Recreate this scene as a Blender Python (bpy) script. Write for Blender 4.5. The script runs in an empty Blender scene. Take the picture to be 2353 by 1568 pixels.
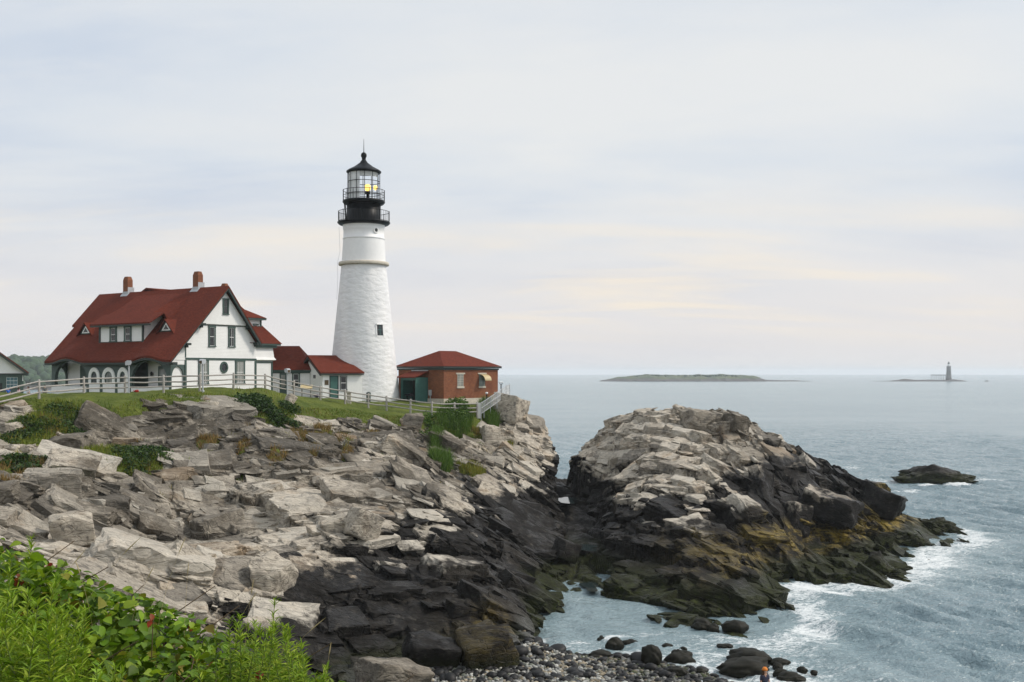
import bpy, bmesh, math, random
import numpy as np
from mathutils import Vector, Matrix
R = math.radians
random.seed(7); rng = np.random.default_rng(11)
scene = bpy.context.scene
COL = scene.collection
F, HY, CX, CZ = 2523.0, 857.0, 1176.5, 14.0        # the photograph's perspective: focal length, eye level, centre, eye height

def at(px, py, Y):
    return ((px - CX) / F * Y, Y, CZ + (HY - py) / F * Y)

# ------------------------------------------------------------------ object helpers
def tag(o, label=None, cat=None, group=None, kind=None):
    if label: o['label'] = label
    if cat: o['category'] = cat
    if group: o['group'] = group
    if kind: o['kind'] = kind
    return o

def empty(name, loc=(0, 0, 0), rz=0.0):
    o = bpy.data.objects.new(name, None); COL.objects.link(o)
    o.location = loc; o.rotation_euler = (0, 0, rz); o.empty_display_size = 0.3
    return o

def link(name, me, parent=None, loc=None):
    o = bpy.data.objects.new(name, me); COL.objects.link(o)
    if parent is not None: o.parent = parent
    if loc is not None: o.location = loc
    return o

def copy_tree(o, parent=None):
    c = o.copy(); COL.objects.link(c)
    if parent is not None: c.parent = parent
    for ch in list(o.children): copy_tree(ch, c)
    return c

def mesh_np(name, V, Fc, mats, parent=None, smooth=False, attrs=None, loc=None, mi=None):
    V = np.asarray(V, np.float32); Fc = np.asarray(Fc, np.int32); k = Fc.shape[1]
    me = bpy.data.meshes.new(name)
    me.vertices.add(len(V)); me.vertices.foreach_set('co', V.ravel())
    me.loops.add(Fc.size); me.loops.foreach_set('vertex_index', Fc.ravel())
    me.polygons.add(len(Fc)); me.polygons.foreach_set('loop_start', np.arange(0, Fc.size, k, dtype=np.int32))
    if smooth: me.polygons.foreach_set('use_smooth', np.ones(len(Fc), bool))
    for m in (mats if isinstance(mats, (list, tuple)) else [mats]): me.materials.append(m)
    if mi is not None: me.polygons.foreach_set('material_index', np.asarray(mi, np.int32))
    for an, (ty, data) in (attrs or {}).items():
        a = me.attributes.new(an, ty, 'POINT')
        a.data.foreach_set('value' if ty == 'FLOAT' else 'color', np.asarray(data, np.float32).ravel())
    me.update(calc_edges=True)
    return link(name, me, parent, loc)

class MB:
    def __init__(s): s.v = []; s.f = []; s.m = []; s.sm = []
    def add(s, vs, fs, mi=0, sm=False):
        b = len(s.v); s.v += [tuple(p) for p in vs]
        for f in fs: s.f.append([b + i for i in f]); s.m.append(mi); s.sm.append(sm)
        return s
    def box(s, x0, x1, y0, y1, z0, z1, mi=0):
        x0, x1 = min(x0, x1), max(x0, x1); y0, y1 = min(y0, y1), max(y0, y1); z0, z1 = min(z0, z1), max(z0, z1)
        v = [(x, y, z) for x in (x0, x1) for y in (y0, y1) for z in (z0, z1)]
        return s.add(v, [(0, 1, 3, 2), (4, 6, 7, 5), (0, 4, 5, 1), (2, 3, 7, 6), (0, 2, 6, 4), (1, 5, 7, 3)], mi)
    def prism(s, poly, axis, a0, a1, mi=0):
        n = len(poly)
        def P(u, w, a):
            return {'x': (a, u, w), 'y': (u, a, w), 'z': (u, w, a)}[axis]
        v = [P(u, w, a0) for u, w in poly] + [P(u, w, a1) for u, w in poly]
        fs = [list(range(n))[::-1], list(range(n, 2 * n))] + [(i, (i + 1) % n, n + (i + 1) % n, n + i) for i in range(n)]
        return s.add(v, fs, mi)
    def tube(s, pts, r, n=8, mi=0, cap=True, sm=True):
        pts = [Vector(p) for p in pts]; k = len(pts)
        rs = list(r) if isinstance(r, (list, tuple)) else [r] * k
        v = []; up = Vector((0, 0, 1)); prev = None
        for i, p in enumerate(pts):
            t = (pts[min(i + 1, k - 1)] - pts[max(i - 1, 0)]).normalized()
            a = t.cross(up if abs(t.z) < .95 else Vector((1, 0, 0))).normalized()
            if prev is not None and a.dot(prev) < 0: a = -a
            prev = a; b = t.cross(a)
            for j in range(n):
                an = 2 * math.pi * j / n
                v.append(p + (a * math.cos(an) + b * math.sin(an)) * rs[i])
        fs = [(i * n + j, i * n + (j + 1) % n, (i + 1) * n + (j + 1) % n, (i + 1) * n + j) for i in range(k - 1) for j in range(n)]
        s.add(v, fs, mi, sm)
        if cap: 
            s.add(v[:n], [list(range(n))[::-1]], mi); s.add(v[-n:], [list(range(n))], mi)
        return s
    def lathe(s, prof, n=48, c=(0, 0), mi=0, sm=True, a0=0.0, a1=2 * math.pi):
        full = abs(a1 - a0 - 2 * math.pi) < 1e-6; m = n if full else n + 1
        v = [(c[0] + r * math.cos(a0 + (a1 - a0) * j / n), c[1] + r * math.sin(a0 + (a1 - a0) * j / n), z) for r, z in prof for j in range(m)]
        fs = []
        for i in range(len(prof) - 1):
            for j in range(n):
                j2 = (j + 1) % m
                fs.append((i * m + j, i * m + j2, (i + 1) * m + j2, (i + 1) * m + j))
        return s.add(v, fs, mi, sm)
    def build(s, name, mats, parent=None, loc=None):
        me = bpy.data.meshes.new(name); me.from_pydata(s.v, [], s.f)
        for m in (mats if isinstance(mats, (list, tuple)) else [mats]): me.materials.append(m)
        me.polygons.foreach_set('material_index', s.m); me.polygons.foreach_set('use_smooth', s.sm)
        bm = bmesh.new(); bm.from_mesh(me); bmesh.ops.recalc_face_normals(bm, faces=bm.faces); bm.to_mesh(me); bm.free()
        me.update(); return link(name, me, parent, loc)

# ------------------------------------------------------------------ node helpers
class NT:
    def __init__(s, name):
        s.mat = bpy.data.materials.new(name); s.mat.use_nodes = True
        s.t = s.mat.node_tree; s.b = s.t.nodes['Principled BSDF']; s.out = s.t.nodes['Material Output']
    def n(s, ty, **kw):
        nd = s.t.nodes.new(ty)
        for k, v in kw.items():
            if k.startswith('i_'): nd.inputs[k[2:].replace('_', ' ')].default_value = v
            else: setattr(nd, k, v)
        return nd
    def l(s, a, b): s.t.links.new(a, b)
    def pos(s, sc=(1, 1, 1), obj=False):
        src = s.n('ShaderNodeTexCoord').outputs['Object'] if obj else s.n('ShaderNodeNewGeometry').outputs['Position']
        mp = s.n('ShaderNodeMapping'); mp.inputs['Scale'].default_value = sc
        s.l(src, mp.inputs['Vector']); return mp.outputs['Vector']
    def noise(s, vec, scale, detail=4, rough=.55, dist=0.0):
        nd = s.n('ShaderNodeTexNoise'); nd.inputs['Scale'].default_value = scale; nd.inputs['Detail'].default_value = detail
        nd.inputs['Roughness'].default_value = rough; nd.inputs['Distortion'].default_value = dist
        s.l(vec, nd.inputs['Vector']); return nd.outputs['Fac']
    def ramp(s, fac, stops):
        nd = s.n('ShaderNodeValToRGB'); cr = nd.color_ramp
        while len(cr.elements) < len(stops): cr.elements.new(.5)
        for e, (p, c) in zip(cr.elements, stops):
            e.position = p; e.color = tuple(c) + (1,) if len(c) == 3 else c
        s.l(fac, nd.inputs['Fac']); return nd.outputs['Color']
    def mix(s, fac, a, b, mode='MIX'):
        nd = s.n('ShaderNodeMix', data_type='RGBA', blend_type=mode)
        for sock, val in ((nd.inputs[0], fac), (nd.inputs[6], a), (nd.inputs[7], b)):
            if hasattr(val, 'links'): s.l(val, sock)
            elif isinstance(val, (tuple, list)): sock.default_value = tuple(val) + (1,) if len(val) == 3 else val
            else: sock.default_value = val
        return nd.outputs[2]
    def math(s, op, a, b=0.0, c=0.0, clamp=False):
        nd = s.n('ShaderNodeMath', operation=op, use_clamp=clamp)
        for i, val in enumerate((a, b, c)):
            if hasattr(val, 'links'): s.l(val, nd.inputs[i])
            else: nd.inputs[i].default_value = val
        return nd.outputs[0]
    def mr(s, v, a, b, c=0.0, d=1.0, smooth=True):
        nd = s.n('ShaderNodeMapRange', interpolation_type='SMOOTHSTEP' if smooth else 'LINEAR')
        s.l(v, nd.inputs['Value'])
        for k, x in zip(('From Min', 'From Max', 'To Min', 'To Max'), (a, b, c, d)): nd.inputs[k].default_value = x
        return nd.outputs['Result']
    def attr(s, name, vec=False):
        nd = s.n('ShaderNodeAttribute', attribute_name=name); return nd.outputs['Color' if vec else 'Fac']
    def z(s):
        sp = s.n('ShaderNodeSeparateXYZ'); s.l(s.n('ShaderNodeNewGeometry').outputs['Position'], sp.inputs[0]); return sp.outputs
    def bump(s, h, strength=.5, dist=.05, nrm=None):
        nd = s.n('ShaderNodeBump'); nd.inputs['Strength'].default_value = strength; nd.inputs['Distance'].default_value = dist
        s.l(h, nd.inputs['Height'])
        if nrm is not None: s.l(nrm, nd.inputs['Normal'])
        return nd.outputs['Normal']
    def fin(s, col=None, rough=.6, nrm=None, spec=None, metal=None):
        if col is not None:
            if hasattr(col, 'links'): s.l(col, s.b.inputs['Base Color'])
            else: s.b.inputs['Base Color'].default_value = tuple(col) + (1,)
        if hasattr(rough, 'links'): s.l(rough, s.b.inputs['Roughness'])
        else: s.b.inputs['Roughness'].default_value = rough
        if nrm is not None: s.l(nrm, s.b.inputs['Normal'])
        if spec is not None: s.b.inputs['Specular IOR Level'].default_value = spec
        if metal is not None: s.b.inputs['Metallic'].default_value = metal
        return s.mat

M = {}
def plain(key, col, rough=.6, var=.18, scale=3.0, bump=0.0, spec=.4):
    t = NT(key); p = t.pos(); nz = t.noise(p, scale, 6)
    c = t.ramp(nz, [(.25, [x * (1 - var) for x in col]), (.75, [min(1, x * (1 + var)) for x in col])])
    M[key] = t.fin(c, rough, t.bump(nz, .4, bump) if bump else None, spec); return M[key]

def clapboard(key, col, pitch=.13):
    t = NT(key); z = t.z()[2]; p = t.pos()
    saw = t.math('FRACT', t.math('DIVIDE', z, pitch))
    nz = t.noise(p, 1.3, 5)
    c = t.ramp(nz, [(.3, [x * .93 for x in col]), (.7, col)])
    M[key] = t.fin(c, .5, t.bump(t.math('SUBTRACT', 1.0, saw), .9, .02), .35)
clapboard('white_clapboard', (.83, .83, .82)); clapboard('porch_green', (.05, .085, .075))
plain('white_paint', (.82, .82, .81), .5, .04); plain('green_trim', (.045, .08, .07), .5, .12)
plain('dark_trim', (.02, .034, .031), .5, .15); plain('black_iron', (.006, .0075, .009), .4, .3, spec=.12)
plain('grey_wood', (.34, .32, .29), .8, .25, 6, .01); plain('galvanised', (.42, .44, .46), .4, .12)
plain('flashing', (.42, .44, .46), .4, .15); plain('stone_trim', (.50, .46, .38), .8, .15, 4, .01)
plain('tan_metal', (.48, .38, .2), .5, .12); plain('teal_paint', (.045, .13, .115), .5, .15)
plain('dark_inside', (.012, .013, .014), .8, .3); plain('skin', (.5, .3, .21), .5, .05)
plain('grey_white', (.6, .6, .57), .7, .08)  # greyish white for the railing's end panel and the lantern screen

def roof_mat():
    t = NT('red_shingles'); z = t.z(); p = t.pos()
    row = t.math('FRACT', t.math('DIVIDE', z[2], .145))
    n1 = t.noise(t.pos((1.2, 1.2, 6)), 3.0, 5, .7); n2 = t.noise(p, .45, 4)
    c = t.ramp(n1, [(.3, (.07, .017, .011)), (.55, (.13, .030, .018)), (.75, (.20, .05, .029))])
    c = t.mix(t.mr(n2, .45, .7, 0, .35), c, (.075, .02, .014))
    nr = t.bump(t.math('ADD', t.math('MULTIPLY', row, -.6), n1), .7, .03)
    M['red_shingles'] = t.fin(c, .9, nr, .08)
roof_mat()

def brick_mat(key, s=1.0):
    t = NT(key); b = t.n('ShaderNodeTexBrick'); tc = t.n('ShaderNodeTexCoord'); sp = t.n('ShaderNodeSeparateXYZ')
    t.l(tc.outputs['Object'], sp.inputs[0])
    cb = t.n('ShaderNodeCombineXYZ'); t.l(t.math('ADD', sp.outputs[0], sp.outputs[1]), cb.inputs[0]); t.l(sp.outputs[2], cb.inputs[1])
    t.l(cb.outputs[0], b.inputs['Vector'])
    b.inputs['Color1'].default_value = (.26, .088, .036, 1); b.inputs['Color2'].default_value = (.175, .06, .028, 1)
    b.inputs['Mortar'].default_value = (.22, .13, .09, 1); b.inputs['Scale'].default_value = 1.0
    b.inputs['Brick Width'].default_value = .24; b.inputs['Row Height'].default_value = .082; b.inputs['Mortar Size'].default_value = .008
    p = t.pos(); n = t.noise(p, .9, 5, .65)
    c = t.mix(t.mr(n, .4, .75, 0, .55), b.outputs['Color'], (.10, .032, .02))
    n2 = t.noise(t.pos((1, 1, 2.2)), 1.6, 6, .7)
    c = t.mix(t.mr(n2, .62, .72, 0, .35), c, (.33, .22, .16))
    M[key] = t.fin(c, .85, t.bump(b.outputs['Fac'], -.3, .01), .2)
brick_mat('brick')

def tower_mat():
    t = NT('whitewashed_stone'); p = t.pos((1, 1, 1.9))
    v = t.n('ShaderNodeTexVoronoi', feature='F1'); v.inputs['Scale'].default_value = 1.55
    d = t.n('ShaderNodeMix', data_type='VECTOR'); nz = t.n('ShaderNodeTexNoise'); nz.inputs['Scale'].default_value = 1.2
    t.l(p, nz.inputs['Vector']); d.inputs[0].default_value = .18; t.l(p, d.inputs[4]); t.l(nz.outputs['Color'], d.inputs[5])
    t.l(d.outputs[1], v.inputs['Vector'])
    n2 = t.noise(t.pos((1, 1, 2.2)), 2.2, 6, .6); n3 = t.noise(t.pos((1, 1, .25)), .8, 5)
    h = t.math('ADD', t.math('MULTIPLY', v.outputs['Distance'], -.8), n2)
    c = t.ramp(n3, [(.3, (.70, .71, .72)), (.6, (.80, .80, .795)), (.8, (.82, .81, .79))])
    M['whitewashed_stone'] = t.fin(c, .7, t.bump(h, .65, .08), .3)
tower_mat()

def glass_pane(key, col, rough=.08):
    t = NT(key); n = t.noise(t.pos((1, 1, .5)), 1.7, 3)
    c = t.ramp(n, [(.35, [x * .6 for x in col]), (.65, col)])
    M[key] = t.fin(c, rough, None, .5)
glass_pane('dark_glass', (.022, .027, .03)); glass_pane('curtain_glass', (.26, .27, .25)); glass_pane('blue_glass', (.10, .2, .24))
t = NT('lantern_glass'); t.b.inputs['Transmission Weight'].default_value = 1; t.b.inputs['IOR'].default_value = 1.02
M['lantern_glass'] = t.fin((.95, .97, .98), .02)
t = NT('lit_lens'); t.b.inputs['Emission Color'].default_value = (1, .66, .16, 1); t.b.inputs['Emission Strength'].default_value = 1.6
M['lit_lens'] = t.fin((.8, .6, .2), .2)

def rock_mat():
    t = NT('coastal_rock'); p = t.pos(); z = t.z()[2]
    n0 = t.noise(p, .12, 4, .55); n1 = t.noise(p, .55, 7, .62); n2 = t.noise(p, 2.6, 8, .68)
    n3 = t.noise(t.pos((.7, 2.4, 3.4)), 1.6, 8, .7, .6); n4 = t.noise(p, 9.0, 5, .7)
    c = t.ramp(n3, [(.26, (.17, .148, .118)), (.40, (.34, .30, .245)), (.55, (.50, .445, .36)), (.75, (.63, .575, .48))])
    c = t.mix(t.mr(n2, .33, .48, .75, 0), c, (.10, .088, .072))
    c = t.mix(t.mr(n1, .54, .72, 0, .6), c, (.44, .29, .15))
    n5 = t.noise(p, 1.1, 7, .7)
    c = t.mix(t.mr(n5, .53, .64, 0, .7), c, (.09, .087, .08))
    c = t.mix(t.mr(n4, .60, .72, 0, .5), c, (.62, .60, .56))
    dark_tone = t.math('MULTIPLY', t.attr('dark_tone'), t.mr(n5, .3, .52, .35, 1.0))
    c = t.mix(dark_tone, c, (.068, .058, .044))
    tone = t.attr('tone')
    c = t.mix(t.mr(tone, .0, .38, .62, 0), c, (.10, .092, .08)); c = t.mix(t.mr(tone, .7, 1.0, 0, .45), c, (.62, .58, .50)); c = t.mix(t.mr(t.math('ABSOLUTE', t.math('SUBTRACT', tone, .55)), 0, .03, .32, 0), c, (.42, .29, .17))
    # the tide's dark band
    zz = t.math('ADD', z, t.math('ADD', t.math('MULTIPLY_ADD', n1, 4.4, -2.2), t.math('MULTIPLY_ADD', n2, 1.2, -.6)))
    zz = t.math('ADD', t.math('ADD', zz, t.attr('lift')), t.math('MULTIPLY_ADD', tone, 2.6, -1.2))
    dark = t.ramp(n2, [(.3, (.006, .0055, .005)), (.52, (.013, .0115, .010)), (.72, (.04, .036, .031)), (.85, (.11, .105, .095))])
    wet = t.mr(zz, 3.6, 4.5, 1, 0)
    nb = t.noise(p, 1.9, 6, .7); bar = t.math('MULTIPLY', t.mr(nb, .56, .68), t.math('MULTIPLY', t.mr(z, .8, 1.6), t.mr(z, 4.2, 2.6)))
    dark = t.mix(t.math('MULTIPLY', bar, .6), dark, (.10, .09, .076))
    dark = t.mix(t.mr(tone, .75, 1, 0, .5), dark, (.05, .043, .034))
    c = t.mix(wet, c, dark)
    och = t.math('MULTIPLY', t.attr('ochre'), t.mr(t.math('ADD', n1, t.math('MULTIPLY', n3, .5)), 0.64, .88))
    oc = t.ramp(n3, [(.3, (.045, .034, .010)), (.48, (.19, .135, .022)), (.66, (.34, .25, .05)), (.8, (.36, .31, .16))])
    c = t.mix(och, c, oc)
    weed = t.mr(t.math('ADD', z, t.math('MULTIPLY_ADD', n2, 1.6, -.8)), .9, 1.7, 1, 0)
    wc = t.ramp(n2, [(.35, (.010, .011, .005)), (.55, (.022, .026, .007)), (.7, (.05, .062, .010))])
    c = t.mix(t.math('MULTIPLY', weed, t.math('SUBTRACT', 1.0, och)), c, wc)
    sand = t.attr('sand'); c = t.mix(sand, c, t.ramp(n4, [(.35, (.05, .052, .05)), (.65, (.14, .14, .13))]))
    g = t.attr('veg'); gm = t.mr(t.math('ADD', g, t.math('MULTIPLY_ADD', n2, .7, -.35)), .35, .6)
    gc = t.ramp(n1, [(.35, (.06, .088, .012)), (.6, (.115, .14, .022))])
    c = t.mix(gm, c, gc)
    rough = t.mr(t.math('MULTIPLY', wet, t.mr(n1, .42, .6)), 0, 1, .85, .34)
    v = t.n('ShaderNodeTexVoronoi', feature='DISTANCE_TO_EDGE'); v.inputs['Scale'].default_value = 1.5
    dm = t.n('ShaderNodeVectorMath', operation='MULTIPLY_ADD'); nz = t.n('ShaderNodeTexNoise'); nz.inputs['Scale'].default_value = 1.0
    pp = t.pos((.45, 1.5, 1.7)); t.l(pp, nz.inputs['Vector']); t.l(nz.outputs['Color'], dm.inputs[0]); dm.inputs[1].default_value = (.6, .6, .6); t.l(pp, dm.inputs[2])
    t.l(dm.outputs[0], v.inputs['Vector'])
    crack = t.mr(v.outputs['Distance'], 0, .06)
    h = t.math('ADD', t.math('ADD', t.math('MULTIPLY', n2, .8), t.math('MULTIPLY', n4, .3)), t.math('ADD', n3, t.math('MULTIPLY', crack, .32)))
    M['coastal_rock'] = t.fin(c, rough, t.bump(h, 1.0, .13), .17)
rock_mat()

def tint_mat(key, rough=.55, trans=.35, spec=.3, noise=.25):
    t = NT(key); a = t.attr('tint', True); n = t.noise(t.pos(), 30, 2)
    c = t.mix(t.mr(n, .3, .7, 0, noise), a, t.mix(1.0, a, (.45, .5, .4), 'MULTIPLY'))
    t.fin(c, rough, None, spec)
    tr = t.n('ShaderNodeBsdfTranslucent'); t.l(c, tr.inputs['Color'])
    mx = t.n('ShaderNodeMixShader'); mx.inputs[0].default_value = trans
    t.l(t.b.outputs[0], mx.inputs[1]); t.l(tr.outputs[0], mx.inputs[2]); t.l(mx.outputs[0], t.out.inputs['Surface'])
    M[key] = t.mat
tint_mat('leaf'); tint_mat('grass_blade', .7, .3, .15, .1)
plain('stem_brown', (.09, .06, .03), .8, .3); plain('stem_green', (.10, .14, .03), .7, .2); plain('dry_straw', (.42, .33, .17), .8, .2)
plain('thicket_soil', (.02, .02, .01), .9, .4)

def water_mat():
    t = NT('sea_water'); p = t.pos(); z = t.z()
    n1 = t.noise(t.pos((.32, 1, 1)), 1.25, 5, .56, .2); n2 = t.noise(t.pos((.45, 1, 1)), .5, 5, .6); n3 = t.noise(t.pos((.35, 1, 1)), .035, 5, .6)
    n4 = t.noise(p, 4.5, 4, .6)
    n1 = t.math('SUBTRACT', 1.0, t.math('ABSOLUTE', t.math('MULTIPLY_ADD', n1, 2.4, -1.2)))
    h = t.math('ADD', t.math('ADD', t.math('MULTIPLY', n1, .34), t.math('MULTIPLY', n2, .75)), t.math('MULTIPLY', n4, .14))
    h = t.math('ADD', h, t.math('MULTIPLY', n3, 2.2))
    deep = t.ramp(n3, [(.35, (.14, .215, .245)), (.65, (.21, .285, .312))])
    shal = t.attr('shallow'); deep = t.mix(shal, deep, (.25, .33, .345))
    f = t.attr('foam'); fn = t.noise(t.pos((.8, 1.2, 1)), 2.6, 8, .74, 1.4); fn2 = t.noise(t.pos((.5, 1.4, 1)), .5, 6, .7, 1.0)
    fm = t.mr(t.math('ADD', f, t.math('ADD', t.math('MULTIPLY', fn, .85), t.math('MULTIPLY', fn2, .5))), 1.06, 1.26)
    c = t.mix(fm, deep, (.74, .77, .77))
    t.b.inputs['IOR'].default_value = 1.5
    M['sea_water'] = t.fin(c, t.mr(fm, 0, 1, .18, .8), t.bump(h, 1.0, .72), .5)
water_mat()
t = NT('pool_water'); M['pool_water'] = t.fin((.02, .03, .03), .03, t.bump(t.noise(t.pos(), 2, 3), .2, .02), .5); t.b.inputs['IOR'].default_value = 1.33

def pebble_mat():
    t = NT('pebble'); oi = t.n('ShaderNodeObjectInfo'); a = t.attr('tint', True); n = t.noise(t.pos(), 14, 5, .65)
    r = t.ramp(oi.outputs['Random'], [(0, (.10, .105, .11)), (.25, (.2, .205, .2)), (.45, (.32, .32, .31)), (.6, (.19, .16, .11)), (.75, (.14, .15, .15)), (.9, (.40, .39, .37)), (1, (.24, .20, .15))])
    cr = r if False else r
    has = t.n('ShaderNodeAttribute', attribute_name='tint').outputs['Alpha']
    c = t.mix(has, r, a)
    c = t.mix(t.mr(n, .3, .7, 0, .45), c, t.mix(1.0, c, (.45, .45, .43), 'MULTIPLY'))
    M['pebble'] = t.fin(c, .6, t.bump(n, .3, .01), .4)
pebble_mat()
plain('weedy_stone', (.013, .0125, .008), .6, .6, 5, .06, .15); plain('far_rock', (.055, .05, .045), .9, .4, .05)
t = NT('far_island_ground'); zz = t.z()[2]; nn = t.noise(t.pos(), .03, 6, .6)
c = t.mix(t.mr(t.math('ADD', zz, t.math('MULTIPLY_ADD', nn, 8, -4)), 3.0, 5.5), (.07, .06, .055), t.ramp(nn, [(.35, (.03, .055, .02)), (.65, (.085, .10, .035))]))
M['far_island_ground'] = t.fin(c, .9)
t = NT('far_tree_leaves'); nn = t.noise(t.pos(), .25, 5, .65); M['far_tree_leaves'] = t.fin(t.ramp(nn, [(.35, (.015, .04, .02)), (.65, (.045, .085, .03))]), .9)
t = NT('granite_tower'); nn = t.noise(t.pos(), .3, 4); M['granite_tower'] = t.fin(t.ramp(nn, [(.3, (.12, .115, .11)), (.7, (.2, .19, .18))]), .9)
t = NT('lawn_grass'); nn = t.noise(t.pos(), .5, 6); M['lawn_grass'] = t.fin(t.ramp(nn, [(.35, (.06, .085, .02)), (.65, (.10, .13, .035))]), .95)

# ------------------------------------------------------------------ noise in numpy
def h2(ix, iy, s):
    n = (ix.astype(np.int64) * 374761393 + iy.astype(np.int64) * 668265263 + s * 974634213) & 0xFFFFFFFF
    n = ((n ^ (n >> 13)) * 1274126177) & 0xFFFFFFFF
    n = ((n ^ (n >> 16)) * 2246822519) & 0xFFFFFFFF
    n = n ^ (n >> 15)
    return (n & 0xFFFFFF) / float(0x1000000)
def vnoise(x, y, s):
    ix = np.floor(x).astype(np.int64); iy = np.floor(y).astype(np.int64); fx = x - ix; fy = y - iy
    fx = fx * fx * (3 - 2 * fx); fy = fy * fy * (3 - 2 * fy)
    a = h2(ix, iy, s); b = h2(ix + 1, iy, s); c = h2(ix, iy + 1, s); d = h2(ix + 1, iy + 1, s)
    return (a * (1 - fx) + b * fx) * (1 - fy) + (c * (1 - fx) + d * fx) * fy
def fbm(x, y, s, o=4, g=.5):
    r = 0; a = 1; n = 0
    for i in range(o):
        r = r + a * vnoise(x, y, s + i * 17); n += a; a *= g; x = x * 2.03 + 5.1; y = y * 2.03 - 3.7
    return r / n
def voro(x, y, s, jit=.9):
    ix = np.floor(x).astype(np.int64); iy = np.floor(y).astype(np.int64)
    f1 = np.full(x.shape, 9.); f2 = np.full(x.shape, 9.); dx = np.zeros_like(x); dy = np.zeros_like(x); cx = ix.copy(); cy = iy.copy()
    for j in (-1, 0, 1):
        for i in (-1, 0, 1):
            qx = ix + i; qy = iy + j
            px = qx + .5 + (h2(qx, qy, s) - .5) * jit; py = qy + .5 + (h2(qx, qy, s + 1) - .5) * jit
            d = np.hypot(x - px, y - py); m = d < f1
            f2 = np.where(m, f1, np.minimum(f2, d)); f1 = np.where(m, d, f1)
            dx = np.where(m, x - px, dx); dy = np.where(m, y - py, dy); cx = np.where(m, qx, cx); cy = np.where(m, qy, cy)
    return f1, f2, dx, dy, h2(cx, cy, s + 2), h2(cx, cy, s + 3), h2(cx, cy, s + 4)
def sstep(a, b, x):
    t_ = np.clip((x - a) / (b - a), 0, 1); return t_ * t_ * (3 - 2 * t_)

# ------------------------------------------------------------------ the coast: heights known at these places
PIX = [  # picture place and its distance: left headland
 (0,927,76),(88,913,79),(192,905,82.5),(287,901,84.5),(376,899,85.5),(458,896,86.5),(536,893,89.5),(609,893,95),(675,906,97),(736,919,98.5),(793,928,99.5),
 (846,936,100.5),(888,942,101),(943,949,101),(992,955,100),(1044,957,101),(1097,956,102),
 (0,965,73),(100,960,73.5),(200,945,78),(300,936,80.5),(420,925,82),(540,930,85),(620,960,85),(720,965,90),(820,975,92),(900,980,93),
 (0,1005,70),(100,1010,70),(200,1010,75),(300,1000,78.3),(400,1003,79),(500,992,80.6),(600,1000,79),(700,1000,85),(800,1010,86),(900,1030,84),
 (0,1060,63),(100,1095,62),(200,1060,67),(300,1070,68),(400,1060,71),(500,1060,73),(600,1050,75),(700,1060,77),(800,1060,80),(900,1080,77),
 (0,1120,56),(100,1130,59),(200,1115,61),(300,1115,65),(400,1118,68.5),(500,1140,69),(600,1148,69),(700,1150,67),(800,1150,69),(900,1150,70.5),
 (0,1190,52),(100,1225,54.5),(200,1222,57),(300,1222,60.5),(400,1228,62.5),(500,1232,62),(600,1240,61),(700,1250,60),(800,1230,62),(900,1220,65),
 (0,1260,47),(100,1290,48),(200,1300,49),(300,1300,50),(400,1310,50.5),(500,1330,51),(600,1310,54),(700,1330,54.5),(800,1300,57.5),(900,1300,59),
 (200,1400,43.5),(350,1400,45.5),(450,1420,46.5),(550,1430,48),(620,1430,49),(700,1430,50),(800,1430,51),(900,1420,52.5),(1000,1420,53),
 (700,1500,47.5),(800,1510,48.5),(880,1500,50),(960,1480,51),(1060,1470,51.6),(1100,1420,54),(1140,1390,56),
 (1000,1020,92),(1060,1010,97),(1120,1000,100),(1180,990,103),(1000,1090,82),(1100,1080,89),(1180,1060,95),(1230,1040,99),
 (1000,1170,72),(1100,1170,78),(1190,1150,86),(1230,1110,92),(1000,1250,64),(1080,1250,66.5),(1170,1240,72),(1000,1340,57.5),(1080,1340,58.5),(1140,1330,60),
 (1150,930,106),(1175,920,107),(1150,960,105),(1200,960,106),(1225,965,106),(1235,1010,103),(1248,1050,99),(1258,1100,95),(1262,1150,90),
 (1250,1200,84),(1245,1250,79),(1240,1290,75),(1200,1330,69),
 # the gully between and its pools
 (1300,1140,96),(1305,1180,92),(1330,1200,88),(1335,1255,79),(1350,1330,71.5),(1320,1300,74.5),(1280,1330,71),(1290,1060,111),(1330,1080,108),(1390,1300,74),
 # the outcrop
 (1440,1380,66),(1500,1400,62.6),(1560,1420,60.7),(1640,1430,59.8),(1720,1420,60.4),(1780,1385,64.6),(1800,1330,73),(1830,1280,79.5),(1900,1300,76),(1960,1290,77.5),
 (2030,1280,81),(2050,1260,84.5),(2080,1240,89),(2120,1225,92),(2170,1205,98.5),
 (1450,1330,69.5),(1550,1350,66),(1650,1350,66.5),(1750,1320,70.5),(1420,1250,75),(1500,1260,73),(1600,1260,71.5),(1700,1250,73.5),(1800,1220,78),(1900,1230,81.5),(1980,1220,85),
 (1450,1180,80),(1550,1180,77.5),(1650,1180,78),(1750,1170,80.5),(1850,1160,84.5),(1950,1160,89.5),(2040,1180,93),(2100,1185,97),
 (1440,1100,87),(1500,1090,84.5),(1600,1080,83.5),(1700,1080,85),(1800,1080,88),(1900,1100,91),(1980,1110,95),(2040,1140,97),
 (1480,1030,92.5),(1560,1010,91),(1650,1010,91),(1740,1020,92),(1820,1030,95),(1890,1055,97),
 (1400,1010,99),(1350,1030,103),(1320,1030,106),(1450,955,99.5),(1520,940,98.5),(1600,940,98.5),(1690,943,100),(1725,962,100.5),(1790,1000,100.5),
 (1500,928,102),(1570,927,102),(1650,931,102),(1400,960,103),(1360,1100,97),(1390,1180,88),(1400,1140,93),
]
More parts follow.
